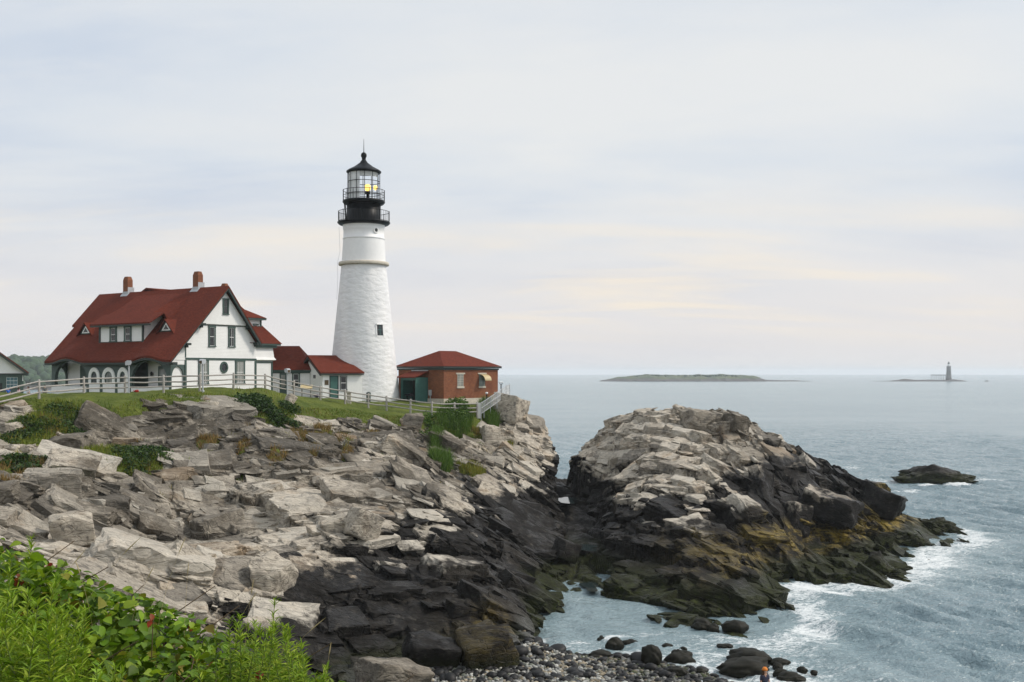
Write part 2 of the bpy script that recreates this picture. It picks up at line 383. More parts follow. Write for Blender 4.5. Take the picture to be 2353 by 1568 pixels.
WLD = [  # world places (x, y, z)
 (-50,90,11.9),(-40,95,11.6),(-33,93,11.7),(-30,99,11.5),(-26,99,11.7),(-26,108,11.7),(-45,110,11.6),(-35,115,11.3),(-22,112,11.4),(-15,107,11.3),(-10,107,11),(-5,107,10.9),(-2,106,10.8),(-12,115,10.6),(-5,116,9.8),(-18,120,9.5),(-8,120,7.5),
 (-50,122,11.4),(-40,122,10.8),(-28,124,8.5),(-15,125,5),(-5,125,1),(0,121,1.0),(2,115,4),(3,111,6),(4.5,109,3.2),(-52,100,12.2),(-52,70,11),(-52,60,9.5),(-52,45,7.5),(-30,38,5.5),(-20,38,4.2),(-10,38,2.2),(0,38,1.5),(10,38,1.0),(20,38,-.4),
 # beach and shore line
 (-7,46,1.2),(-3.5,47.5,.95),(2.4,48.8,.45),(6.3,49.3,.14),(10.5,47,.08),(12.5,47,-.12),(1.8,55.5,.06),(5.8,53.8,.04),(8.7,51.5,.04),(1.5,57.5,-.3),(5,57,-.6),(10,54,-.6),(14,50,-.7),(20,50,-1.5),(4,63,-.7),(7,58,-.9),(5.7,67.5,-.25),(3.5,63.8,-.1),
 (9.3,58.3,-.1),(11.3,57.5,-.1),(13.2,57.4,-.1),(15,57.8,-.1),(16.8,61,-.1),(16.9,68,-.1),(19,73,-.15),(22,72.5,-.2),(24.5,72.3,-.2),(28.4,77,-.2),(31.5,81,-.2),(33.2,87,-.1),(38.5,91,-.15),(40,97,-.3),
 (18,55,-1.8),(21,63,-2),(26,67,-2.2),(33,72,-2.4),(38,82,-2),(45,95,-2.5),(45,110,-3),(45,60,-3),(30,50,-3),
 # behind the outcrop's skyline
 (36,102,-.5),(30,105,1),(24,107,2.8),(18,109,3.6),(10,109,4),(6.5,110,2.5),(30,112,-2),(20,116,-2),(10,117,-1.5),(5,120,-1.5),(40,122,-3),(20,124,-3),(2,124,-1),
]
P = np.array([at(*p) for p in PIX] + WLD)
def rbf_fit(P):
    d = np.hypot(P[:, None, 0] - P[None, :, 0], P[:, None, 1] - P[None, :, 1])
    n = len(P); A = np.zeros((n + 3, n + 3)); A[:n, :n] = -d - np.eye(n) * .12
    A[:n, n] = 1; A[:n, n + 1] = P[:, 0]; A[:n, n + 2] = P[:, 1]; A[n:, :n] = A[:n, n:].T
    return np.linalg.solve(A, np.concatenate([P[:, 2], [0, 0, 0]]))
W = rbf_fit(P)
GX0, GX1, GY0, GY1, GC = -56., 56., 34., 128., .5
gx = np.arange(GX0, GX1 + GC, GC); gy = np.arange(GY0, GY1 + GC, GC)
XX, YY = np.meshgrid(gx, gy)
ZC = W[-3] + W[-2] * XX + W[-1] * YY
for k in range(len(P)): ZC -= W[k] * np.hypot(XX - P[k, 0], YY - P[k, 1])
def lut(T, x, y, x0=GX0, y0=GY0, c=GC):
    u = np.clip((np.asarray(x, float) - x0) / c, 0, T.shape[1] - 1.001); w = np.clip((np.asarray(y, float) - y0) / c, 0, T.shape[0] - 1.001)
    i = u.astype(int); j = w.astype(int); fu = u - i; fw = w - j
    return (T[j, i] * (1 - fu) + T[j, i + 1] * fu) * (1 - fw) + (T[j + 1, i] * (1 - fu) + T[j + 1, i + 1] * fu) * fw
def zb(x, y): return lut(ZC, x, y)
def hit(px, py, table=None, y0=42., y1=124.):
    """where the line of sight through a picture place meets the ground"""
    Y = np.arange(y0, y1, .1); x = (px - CX) / F * Y; z = CZ + (HY - py) / F * Y
    zz = zb(x, Y) if table is None else table(x, Y)
    k = np.nonzero(zz > z)[0]; k = k[0] if len(k) else len(Y) - 1
    return float(x[k]), float(Y[k]), float(zz[k])

# plant patches on the rock: (place, reach across, reach along the ground, kind)
PATCH = [(605,925,75,5,'shrub'),(300,1040,90,5,'shrub'),(170,962,80,4,'shrub'),(60,985,60,3.5,'shrub'),(1045,960,36,3,'fresh'),(1002,1012,16,3,'fresh'),(60,1068,60,2.5,'dry'),(120,1090,90,2,'dry'),
 (1015,1062,25,2,'fresh'),(1090,1078,26,1.8,'gold'),(1060,1070,14,1.2,'gold'),(690,1000,30,3,'dry'),(740,990,22,2.5,'dry'),(780,1010,18,2.5,'dry'),(800,1040,16,1.5,'dry'),(720,1030,16,1.5,'dry'),(640,1045,25,2,'dry'),
 (860,1000,20,1.5,'dry'),(560,1020,26,2,'dry'),(480,1010,30,1.5,'dry'),(1170,1020,14,1,'gold'),(1130,960,16,2.5,'fresh'),(40,1110,40,1.5,'dry'),(1115,945,16,2,'fresh'),(1140,905,14,2,'fresh')]
crest = np.array([(-53,70),(-40,72),(-29,75),(-26.5,80),(-22,82),(-18.5,84.5),(-17,88),(-14.5,91.5),(-12,92.5),(-9.5,94),(-7,96.5),(-4.5,98.5),(-2.5,101),(-.8,103.5)])
PW = [(hit(px, py), rx * hit(px, py)[1] / F, ry, kd) for px, py, rx, ry, kd in PATCH]

# fine grid of the coast
DX = .115
fx = np.arange(-53., 47., DX); fy = np.arange(38., 126., DX)
X, Y = np.meshgrid(fx, fy); Z0 = zb(X, Y)
shape = X.shape
wob = fbm(X * .35, Y * .35, 3, 4) - .5
yc = np.interp(X.ravel(), crest[:, 0], crest[:, 1]).reshape(shape)
veg = sstep(-1.0, .9, (Y - yc) + wob * 9 - np.interp(X, [-40, -25, -14, -6], [3.0, 2.6, 1.6, .6])) * (X < -.5 + wob * 3) 
veg = np.maximum(veg, sstep(0, 1, (Y - 104)) * (X < -.9) * 1.0)
for (c, rx, ry, kd) in PW:
    if abs(c[0]) > 60: continue
    d = np.hypot((X - c[0]) / rx, (Y - c[1]) / ry) + wob * .9
    veg = np.maximum(veg, sstep(1.1, .7, d) * (.95 if kd != 'dry' else .7))
gw = fbm(X * .4, Y * .4, 41, 3) - .5
gapx = np.interp(Y.ravel(), [38, 57, 60, 64, 68, 72, 79, 88, 96, 105, 112, 126], [-2, 1.2, 2.2, 3.4, 4.2, 4.8, 5.25, 5.7, 5.35, 4.85, 4.8, 4.6]).reshape(shape)
gwid = np.interp(Y.ravel(), [60, 72, 79, 88, 96, 105, 112, 126], [.8, 1.3, 1.6, 1.6, 1.2, .8, .7, .7]).reshape(shape)
gflo = np.interp(Y.ravel(), [60, 72, 79, 88, 96, 105, 112, 118, 126], [-.3, .45, 1.45, 2.3, 3.05, 3.6, 3.6, 0, -2]).reshape(shape)
cut = sstep(1.75, .95, np.abs(X - gapx + gw * 1.6) / gwid) * sstep(68, 74, Y)
Z0 = np.where(Z0 > gflo, Z0 + (gflo - Z0) * cut, Z0)
side = sstep(-1.2, 1.2, X - gapx)                     # 0 headland, 1 outcrop
gully = np.exp(-((X - gapx) / 1.5) ** 2) * sstep(66, 72, Y) * sstep(116, 108, Y)
beach = sstep(1.25, .9, Z0 + (fbm(X * .5, Y * .5, 9) - .5) * .3) * sstep(56.8, 55.2, Y) * sstep(-9, -6.5, X)
amt = (1 - .93 * veg) * (1 - .55 * gully) * (1 - beach)
amt *= sstep(-1.4, .4, Z0) * .85 + .15

def blocks(x, y, ang, s):
    """broken rock: tilted facets at three sizes, cracks between, all in metres"""
    ca, sa = math.cos(R(ang)), math.sin(R(ang))
    wx = x + (fbm(x * .22, y * .22, s + 50, 3) - .5) * 3.2 + (fbm(x * 1.1, y * 1.1, s + 55, 2) - .5) * .28
    wy = y + (fbm(x * .22, y * .22, s + 60, 3) - .5) * 3.2 + (fbm(x * 1.1, y * 1.1, s + 65, 2) - .5) * .28
    u = wx * ca + wy * sa; w = -wx * sa + wy * ca
    out = 0
    for (lu, lw, ah, at_, cr, k) in ((7.0, 3.8, .85, .75, .5, 0), (2.8, 1.3, .36, .30, .22, 20), (1.1, .5, .10, .10, .06, 40)):
        f1, f2, dx, dy, r1, r2, r3 = voro(u / lu, w / lw, s + k)
        edge = f2 - f1
        if k == 0: plate = r1
        out = out + (r1 - .5) * ah + (r2 - .5) * 2 * at_ * dx + (r3 - .5) * 2 * at_ * dy - cr * sstep(.10, 0, edge)
    return out, w, u, plate

def terrace(z, q, step, amount, s, x, y, sharp=.16):
    t_ = (z + q) / step; fl = np.floor(t_); fr = t_ - fl
    st = fl + sstep(1 - sharp, 1, fr)
    return z + (st - t_) * step * amount

bL, wL, uL, pL = blocks(X, Y, 14, 100); bR, wR, uR, pR = blocks(X, Y, -58, 300)
lam = fbm(X * .6, Y * .6, 77, 4)
ZL = Z0 + bL * amt; ZR = Z0 + 1.15 * bR * amt
ZL = terrace(ZL, .10 * uL + pL * 5, 1.2, .55 * amt, 1, X, Y); ZL = terrace(ZL, .14 * uL - .06 * wL + pL * 7 + lam * .25, .38, .85 * amt, 2, X, Y)
ZR = terrace(ZR, .34 * wR + pR * 5, 1.5, .6 * amt, 3, X, Y); ZR = terrace(ZR, .42 * wR + .05 * uR + pR * 7 + lam * .25, .5, .8 * amt, 4, X, Y)
Zf = ZL * (1 - side) + ZR * side
Zf += (fbm(X * 2.2, Y * 2.2, 31, 3) - .5) * .10 * (1 - beach) + (fbm(X * .35, Y * .35, 35, 3) - .5) * .3 * veg
Zf = Zf - .15 * amt
over = np.maximum(Zf - Z0 - .45, 0); Zf = Zf - over + .55 * np.tanh(over / .9)
# push sideways a little so that faces undercut
hx = (fbm(X * .5, Y * .5, 201, 3) - .5) * .6 * amt; hy = (fbm(X * .5, Z0 * 1.3 + Y * .4, 211, 3) - .5) * .6 * amt
def zf(x, y): return lut(Zf, x, y, fx[0], fy[0], DX)

och = side * sstep(.9, 1.7, Z0 + wob) * sstep(3.5, 2.5, Z0 + wob * 2) * sstep(8.5, 12, X + wob * 6)
och *= np.interp(X, [9, 15, 22, 26], [.2, .5, .95, 1.15])
och = np.maximum(och, .8 * (1 - side) * np.exp(-(((X - .3) / 2.2) ** 2 + ((Y - 53) / 1.8) ** 2)))
dark_tone = sstep(.40, .58, fbm(X * .13, Y * .13, 91, 4)) * sstep(62, 72, Y + np.minimum(0, X + 14) * -.35) * (1 - side) * .85 * sstep(6, -6, X)
zoneA = sstep(-19, -13, Y - yc) * sstep(3, -6, X); zoneB = sstep(-14, -18, X) * sstep(51, 55, Y) * sstep(74, 68, Y)
gn = sstep(.30, .55, fbm(X * .3, Y * .3, 93, 4))
dark_tone = np.maximum(dark_tone, (1 - side) * gn * np.maximum(.95 * zoneA, .8 * zoneB))
dark_tone = np.maximum(dark_tone, side * sstep(14, 20, X) * .55)  # darker rock colour on the upper band, mid-left cliff and outcrop's right flank
lift = (1 - side) * (np.interp(X, [-30, -18, -11, -6, 0, 4], [2.4, 2.2, .35, -1.0, -1.25, -1.2])) + side * (-.8 - sstep(13, 22, X) * 2.3) - 2.2 * cut
sand = beach
nx, ny = len(fx), len(fy)
idx = np.arange(nx * ny).reshape(ny, nx)
Q = np.stack([idx[:-1, :-1], idx[:-1, 1:], idx[1:, 1:], idx[1:, :-1]], -1).reshape(-1, 4)
VV = np.stack([X + hx, Y + hy, Zf], -1).reshape(-1, 3)
def hull_template(seed, n=9, cuts=0):
    r_ = random.Random(seed); bm = bmesh.new()
    for sx_ in (-1, 1):
        for sy_ in (-1, 1):
            for sz_ in (-1, 1):
                bm.verts.new((sx_ * (.5 - .22 * r_.random() ** 2), sy_ * (.5 - .24 * r_.random() ** 2), sz_ * (.5 - .2 * r_.random() ** 2)))
    for i in range(n):
        p_ = [r_.uniform(-.5, .5) for _ in range(3)]; k_ = r_.randrange(3); p_[k_] = r_.choice((-.52, .52)) * r_.uniform(.8, 1.0)
        bm.verts.new(p_)
    h_ = bmesh.ops.convex_hull(bm, input=bm.verts)
    bmesh.ops.delete(bm, geom=[v for v in bm.verts if not v.link_faces], context='VERTS')
    bmesh.ops.dissolve_limit(bm, angle_limit=R(14), verts=bm.verts, edges=bm.edges)
    bmesh.ops.bevel(bm, geom=list(bm.edges), offset=.022, segments=1, affect='EDGES')
    bmesh.ops.triangulate(bm, faces=bm.faces)
    if cuts:
        bmesh.ops.subdivide_edges(bm, edges=[e for e in bm.edges if e.calc_length() > .12], cuts=cuts, use_grid_fill=True); bmesh.ops.triangulate(bm, faces=bm.faces)
    bmesh.ops.recalc_face_normals(bm, faces=bm.faces)
    bm.verts.index_update()
    v_ = np.array([v.co[:] for v in bm.verts]); f_ = np.array([[v.index for v in f.verts] for f in bm.faces]); bm.free()
    return v_, f_
TPL = [hull_template(i) for i in range(24)]; TPM = [hull_template(i + 50, 10, 1) for i in range(16)]; TPH = [hull_template(i + 90, 14, 4) for i in range(16)]
def rotm(ax, ay, az):
    return np.array(Matrix.Rotation(az, 3, 'Z') @ Matrix.Rotation(ay, 3, 'Y') @ Matrix.Rotation(ax, 3, 'X'))
def slope(x, y, e=1.2): return (zb(x + e, y) - zb(x - e, y)) / (2 * e), (zb(x, y + e) - zb(x, y - e)) / (2 * e)
def slabs(n, region, ang, dip, follow, seed, sizes, proud, tpl, rug, thick=(.3, .75)):
    r_ = np.random.default_rng(seed); vs = []; fs = []; tn = []; base = 0; k = 0
    x0, x1, y0, y1, test = region
    while k < n:
        x = r_.uniform(x0, x1); y = r_.uniform(y0, y1)
        L = sizes[0] * (sizes[1] / sizes[0]) ** (r_.random() ** 1.5)
        if not test(x, y, L): continue
        ii = int((y - fy[0]) / DX); jj = int((x - fx[0]) / DX)
        if amt[ii, jj] < .5 or Zf[ii, jj] < -.9 or (follow < .3 and r_.random() > max(zoneA[ii, jj], zoneB[ii, jj], .25)): continue
        k += 1
        Wd = L * r_.uniform(.38, .8); T = Wd * r_.uniform(*thick)
        sx_, sy_ = slope(x, y); az = R(ang(x, y) + r_.normal() * 9)
        m = rotm(R(r_.normal() * 7), R(r_.normal() * 7), az)
        nrm = Vector((-sx_ * follow + dip[0] + r_.normal() * .07, -sy_ * follow + dip[1] + r_.normal() * .07, 1)).normalized()
        q_ = np.array(Vector((0, 0, 1)).rotation_difference(nrm).to_matrix()) @ m
        v_, f_ = tpl[r_.integers(len(tpl))]
        vv = (v_ * (L, Wd, T)) @ q_.T + (x + hx[ii, jj], y + hy[ii, jj], Zf[ii, jj] - T * (.5 - proud * r_.uniform(.3, 1.0)))
        if rug:
            a_, b_ = vv[:, 0] + .7 * vv[:, 2], vv[:, 1] + 1.3 * vv[:, 2]
            for c_ in range(3): vv[:, c_] += (fbm(a_ * 1.6 + c_ * 9, b_ * 1.6, 400 + c_, 3) - .5) * rug
            lay = vv @ np.array(nrm[:]) / .21 + fbm(a_ * .4, b_ * .4, 410, 2) * 2; fr_ = lay - np.floor(lay)
            side_ = np.maximum(np.abs(v_[:, 0]), np.abs(v_[:, 1])) > .36
            pull = (sstep(.55, .7, fr_) - .5) * .16 * rug * 2 * side_
            cen = vv.mean(0); dv = vv - cen; dv /= np.linalg.norm(dv, axis=1, keepdims=True) + 1e-6; vv = vv + dv * pull[:, None]
        tn.append(np.full(len(vv), r_.random())); vs.append(vv); fs.append(f_ + base); base += len(v_)
    return np.concatenate(vs), np.concatenate(fs), np.concatenate(tn)
def samp(A, p): return lut(A, p[:, 0], p[:, 1], fx[0], fy[0], DX)
def sub_terrain(name, mask, extra):
    q = Q[mask]; used = np.unique(q); remap = np.full(len(VV), -1); remap[used] = np.arange(len(used))
    q = remap[q]; tri = np.concatenate([q[:, [0, 1, 2]], q[:, [0, 2, 3]]]); V_ = VV[used]; ntri = len(tri)
    at_ = {k: [v.ravel()[used]] for k, v in (('veg', veg), ('ochre', och), ('dark_tone', dark_tone), ('lift', lift), ('sand', sand), ('tone', np.full(shape, .42)))}
    for ev, ef, et in extra:
        at_['tone'].append(et)
        tri = np.concatenate([tri, ef + len(V_)]); V_ = np.concatenate([V_, ev])
        for k, v in (('veg', veg), ('ochre', och), ('dark_tone', dark_tone), ('lift', lift), ('sand', sand)): at_[k].append(samp(v, ev) * (0 if k == 'veg' else 1))
    o = mesh_np(name, V_, tri, M['coastal_rock'], smooth=False, attrs={k: ('FLOAT', np.concatenate(v)) for k, v in at_.items()})
    sm = np.zeros(len(tri), bool); sm[:ntri] = True; o.data.polygons.foreach_set('use_smooth', sm)
    return tag(o, kind='structure')
tL = lambda x, y, L: x + L * .42 < float(np.interp(y, [38, 57, 60, 64, 68, 72, 79, 88, 96, 105, 112], [-1.5, 1.2, 2.0, 2.8, 3.4, 3.8, 3.9, 4.1, 4.2, 4.0, 3.8])) and zb(x, y) > .2
tR = lambda x, y, L: x - L * .42 > float(np.interp(y, [57, 64, 72, 79, 88, 96, 105, 112], [8, 5.6, 6.0, 6.5, 7.1, 6.4, 5.6, 5.4])) and zb(x, y) > -.5
aL = lambda x, y: 14 + 26 * math.sin(x * .13 + y * .05); aR = lambda x, y: -58 + 14 * math.sin(x * .2)
bL_ = (-46, 5, 42, 108, tL); bR_ = (4, 39, 58, 110, tR)
exL = [slabs(280, bL_, aL, (.10, -.07), .9, 1, (2.8, 6.5), .34, TPH, .34), slabs(620, (-44, 2, 46, 98, tL), aL, (.04, .03), .25, 7, (.9, 3.4), .5, TPH, .28, (.5, .95)), slabs(2900, bL_, aL, (.10, -.06), .85, 2, (.9, 3.0), .5, TPM, .14), slabs(8000, bL_, aL, (.1, -.06), .75, 3, (.28, 1.1), .7, TPL, 0), slabs(5200, bL_, aL, (.1, -.06), .92, 9, (.6, 2.6), .95, TPM, .08, (.07, .2))]
exR = [slabs(190, bR_, aR, (.16, -.02), .85, 4, (2.2, 5.0), .38, TPH, .34), slabs(330, bR_, aR, (.10, .02), .35, 8, (1.2, 3.2), .5, TPH, .28, (.5, .95)), slabs(2000, bR_, aR, (.16, -.02), .8, 5, (.9, 2.6), .5, TPM, .14), slabs(5200, bR_, aR, (.16, -.02), .75, 6, (.28, 1.0), .7, TPL, 0), slabs(3200, bR_, aR, (.16, -.02), .92, 10, (.6, 2.4), .95, TPM, .08, (.07, .2))]
qc = (slice(0, -1), slice(0, -1))
low = (Zf[qc].ravel() < -1.9)
isR = (X - gapx)[qc].ravel() > 0
tag(sub_terrain('rocky_headland', ~isR & ~low, exL), 'pale broken rock headland carrying the lighthouse, dark towards the water')
tag(sub_terrain('rock_outcrop', isR & ~low, exR), 'tall rock outcrop in the sea, pale on top with a dark tide band')

# lawn behind, and the near bluff under the camera
lx, ly = np.meshgrid(np.linspace(-150, -47, 60), np.linspace(60, 230, 80))
lz = 12.35 - sstep(80, 150, ly) * 2.05 - sstep(165, 230, ly) * 7
lz = np.where(ly < 124, np.minimum(lz, zb(lx, ly) - .25 + 5 * sstep(-52, -60, lx)), lz) + (fbm(lx * .1, ly * .1, 4) - .5) * .3
def grid_mesh(name, gx_, gy_, gz_, mat, **kw):
    n, m = gx_.shape; ii = np.arange(n * m).reshape(n, m)
    q = np.stack([ii[:-1, :-1], ii[:-1, 1:], ii[1:, 1:], ii[1:, :-1]], -1).reshape(-1, 4)
    return mesh_np(name, np.stack([gx_, gy_, gz_], -1).reshape(-1, 3), q, mat, smooth=True, **kw)
tag(grid_mesh('lawn', lx, ly, lz, M['lawn_grass']), kind='structure')
bx, by = np.meshgrid(np.linspace(-30, 24, 190), np.linspace(-12, 38.6, 180))
def canopy(x, y): return np.clip(12.86 + (-3.5 - x) * .436, 9.2, 13.4)
near = np.where(by < 2, 12.35, canopy(bx, by) - .62); near = 12.35 + (near - 12.35) * sstep(1.0, 4.5, by)
far_ = zb(bx, np.maximum(by, 38.3)) - .1
bz = near + (far_ - near) * sstep(7.8, 13.5, by) + (fbm(bx * .7, by * .7, 14, 4) - .5) * .5 * sstep(7, 12, by)
tag(grid_mesh('near_bluff', bx, by, bz, M['coastal_rock'], attrs={'veg': ('FLOAT', (sstep(16, 9, by)).ravel()), 'lift': ('FLOAT', np.full(bx.size, 3.0))}), kind='structure')

# ------------------------------------------------------------------ the sea
def axis(a, b, d, ends, g=1.22):
    c = list(np.arange(a, b, d)); s = d; lo = []; x = a
    while x > ends[0]: s *= g; x -= s; lo.append(x)
    s = d; x = c[-1]; hi = []
    while x < ends[1]: s *= g; x += s; hi.append(x)
    return np.array(lo[::-1] + c + hi)
def yaxis(y, d, end, g=1.0045):
    o = []
    while y < end: o.append(y); y += d; d = d * (g if y < 420 else 1.2)
    return np.array(o)
sx = axis(-8, 110, .27, (-9000, 9000)); sy = np.concatenate([[-200, -60, 0, 20, 34, 42], yaxis(45, .2, 9000)])
SX, SY = np.meshgrid(sx, sy); SZ = np.zeros_like(SX)
fall = np.clip(1.15 - SY / 300, 0, 1) * sstep(130, 95, SX) * sstep(-12, -7, SX) * sstep(42, 47, SY)
rw = np.random.default_rng(5)
for i in range(46):
    L = .55 * (5 / .55) ** rw.random(); th = R(214 + rw.normal() * 17); k = 2 * math.pi / L; ph = rw.random() * 6.28
    a = .019 * L ** .78
    th2 = k * (SX * math.cos(th) + SY * math.sin(th)) + ph
    SZ += a * (np.sin(th2) + .25 * np.sin(2 * th2 + 1.2)) * (.55 + .9 * vnoise(SX / (L * 4), SY / (L * 4), i))
inside = (SX > GX0) & (SX < 47) & (SY > 38) & (SY < 126)
bed = np.where(inside, zb(SX, SY), -4.0)
near_shore = sstep(-2.6, -.1, bed)
SZ *= fall * (1 - .6 * near_shore)
# a swell rolling in towards the lower right, and breaking water along the rocks
uu = ((SY - 51.7) + 1.33 * (SX - 24.1)) / 1.66 + (fbm(SX * .12, SY * .12, 88, 3) - .5) * 1.4
SZ += fall * (.42 * np.exp(-(uu / .85) ** 2) + .26 * np.exp(-((uu - 4.5) / 1.0) ** 2) + .2 * np.exp(-((uu + 5) / 1.0) ** 2)) * sstep(12, 17, SX) 
cove = np.exp(-(((SX - 5) / 7) ** 2 + ((SY - 62) / 8) ** 2)); foam = np.clip(near_shore * .52 * sstep(.6, 0, bed), 0, 1) * (1 - .5 * cove)
foam = np.maximum(foam, .10 * sstep(-3.2, -1.5, bed))
def blob(px, py, rx, ry, v):
    global foam
    Yw = CZ * F / (py - HY); xw = (px - CX) / F * Yw
    foam = np.maximum(foam, (v * 1.02) * np.exp(-(((SX - xw) / rx) ** 2 + ((SY - Yw) / ry) ** 2)))
for b in [(1850,1350,2.4,2.6,.62),(1900,1362,4,1.6,.55),(1985,1340,2.6,1.6,.55),(1830,1400,1.5,2.5,.45),(1940,1380,5,2,.33),(2210,1215,1.6,2.2,.55),(2090,1220,1.6,1.6,.55),(2110,1265,1.8,1.4,.5),(2180,1115,7,2.2,.62),
          (2260,1103,6,2,.5),(2080,1130,4,2.5,.5),(2010,1105,7,6,.45),(1960,1075,5,6,.45),(2240,1140,5,2.0,.33),(1640,1500,3.5,1.3,.45),(1520,1470,3.5,2,.36),(1450,1500,2,1.2,.5),(1540,1545,2.5,.9,.55),
          (1420,1420,2.2,2.5,.22),(1260,1462,1.2,1,.35),(1720,1478,3,1.2,.35),(1700,1560,4,1.2,.36),(1830,1500,4,1.5,.22),(1300,1045,6,18,.4),(1820,1420,3,2,.4),(1235,1472,1.2,.8,.5),(1330,1478,2,.7,.5),(1410,1468,2.2,.9,.48),(1330,1440,3,2,.3),(1480,1455,2.5,1.2,.42)]: blob(*b)
shallow = sstep(-2.6, -.2, bed) * .8
cove = np.exp(-(((SX - 6) / 6) ** 2 + ((SY - 61) / 7) ** 2)); shallow = np.maximum(shallow * .6, cove * .2)
tag(grid_mesh('sea', SX, SY, SZ, M['sea_water'], attrs={'foam': ('FLOAT', foam.ravel()), 'shallow': ('FLOAT', shallow.ravel())}), kind='structure')

# still pools in the gully
for px, py, rx, ry, lab in ((1300,1140,.95,2.4,'long still tide pool highest in the gully'), (1337,1256,1.15,1.3,'round bright tide pool halfway down the gully'), (1357,1332,.55,1.6,'narrow tide pool lowest in the gully above the cove')):
    x, y, z = hit(px, py)
    k = np.arange(24) * 2 * math.pi / 24; rr = 1 + .25 * np.sin(3 * k + px) + .15 * np.sin(5 * k)
    zz = max(zf(x + dx_, y + dy_) for dx_ in (-.3, 0, .3) for dy_ in (-.6, 0, .6)) + .2
    mb = MB(); mb.add([(x + rx * r_ * math.cos(a), y + ry * r_ * math.sin(a), zz) for a, r_ in zip(k, rr)] + [(x, y, zz)], [(i, (i + 1) % 24, 24) for i in range(24)])
    tag(mb.build('tide_pool', M['pool_water']), lab, 'tide pool', kind='structure')
#@@BUILD@@
# ------------------------------------------------------------------ buildings: shared pieces
def B(mb, ax, p, d0, d1, a0, a1, z0, z1, mi=0):
    """box on a wall: d outward from the wall, a along it"""
    if ax == 'x': mb.box(p + d0, p + d1, a0, a1, z0, z1, mi)
    else: mb.box(a0, a1, p - d1, p - d0, z0, z1, mi)
    return mb
def window(root, ax, p, a0, a1, z0, z1, trim=.12, tm='green_trim', pane='dark_glass', nv=0, nh=1, sash='white_paint', label=None, sill=True):
    f = MB()
    B(f, ax, p, 0, .07, a0, a0 + trim, z0, z1); B(f, ax, p, 0, .07, a1 - trim, a1, z0, z1)
    B(f, ax, p, 0, .075, a0 - .03, a1 + .03, z1, z1 + trim); B(f, ax, p, 0, .10, a0 - .04, a1 + .04, z0 - .09, z0)
    fr = f.build('window', M[tm], root)
    if label: fr['label'] = label
    b0, b1 = a0 + trim, a1 - trim
    B(MB(), ax, p, .004, .016, b0, b1, z0, z1).build('pane', M[pane], fr)
    s = MB(); t_ = .032
    B(s, ax, p, .016, .034, b0, b0 + t_, z0, z1); B(s, ax, p, .016, .034, b1 - t_, b1, z0, z1)
    B(s, ax, p, .016, .034, b0 + t_, b1 - t_, z0, z0 + t_); B(s, ax, p, .016, .034, b0 + t_, b1 - t_, z1 - t_, z1)
    for i in range(nh): z_ = z0 + (z1 - z0) * (i + 1) / (nh + 1); B(s, ax, p, .016, .031, b0 + t_, b1 - t_, z_ - .022, z_ + .022)
    for i in range(nv): a_ = b0 + (b1 - b0) * (i + 1) / (nv + 1); B(s, ax, p, .016, .028, a_ - .014, a_ + .014, z0 + t_, z1 - t_)
    s.build('sash', M[sash], fr)
    return fr
def arch_wall(mb, ax, p0, p1, a0, a1, zbot, ztop, holes, n=120, mi=0):
    """wall between p0 and p1 (thickness), from a0 to a1; holes (ha, hb, spring, apex, bottom)"""
    br = sorted(set([a0, a1] + [h[k] for h in holes for k in (0, 1)] + list(np.linspace(a0, a1, n))))
    zt = ztop if callable(ztop) else (lambda a: ztop)
    def top(a, h):
        m, r = (h[0] + h[1]) / 2, (h[1] - h[0]) / 2
        return h[2] + (h[3] - h[2]) * math.sqrt(max(0, 1 - ((a - m) / r) ** 2))
    def seg(a, b, l0, l1, u0, u1):
        if ax == 'y': v = [(q, p, z) for p in (p0, p1) for q, z in ((a, l0), (b, l1), (b, u1), (a, u0))]
        else: v = [(p, q, z) for p in (p0, p1) for q, z in ((a, l0), (b, l1), (b, u1), (a, u0))]
        mb.add(v, [(0, 1, 2, 3), (4, 7, 6, 5), (0, 4, 5, 1), (2, 6, 7, 3), (0, 3, 7, 4), (1, 5, 6, 2)], mi)
    for a, b in zip(br[:-1], br[1:]):
        if b - a < 1e-6: continue
        m = (a + b) / 2; h = next((h for h in holes if h[0] < m < h[1]), None)
        if h is None: seg(a, b, zbot, zbot, zt(a), zt(b))
        else:
            seg(a, b, top(a, h), top(b, h), zt(a), zt(b))
            if h[4] > zbot: seg(a, b, zbot, zbot, h[4], h[4])
    return mb
def grid_slab(mb, T, th, mi=0):
    """solid sheet from a grid of points T[i][j], th thick downwards"""
    n, m = len(T), len(T[0]); v = [tuple(p) for r_ in T for p in r_] + [(p[0], p[1], p[2] - th) for r_ in T for p in r_]
    o = n * m; fs = []
    for i in range(n - 1):
        for j in range(m - 1):
            a, b, c, d = i * m + j, i * m + j + 1, (i + 1) * m + j + 1, (i + 1) * m + j
            fs += [(a, b, c, d), (o + a, o + d, o + c, o + b)]
    ring = [j for j in range(m)] + [i * m + m - 1 for i in range(1, n)] + [(n - 1) * m + j for j in range(m - 2, -1, -1)] + [i * m for i in range(n - 2, 0, -1)]
    for a, b in zip(ring, ring[1:] + ring[:1]): fs.append((a, o + a, o + b, b))
    return mb.add(v, fs, mi)
def quad_slab(mb, a, b, c, d, th, mi=0): return grid_slab(mb, [[a, b], [d, c]], th, mi)

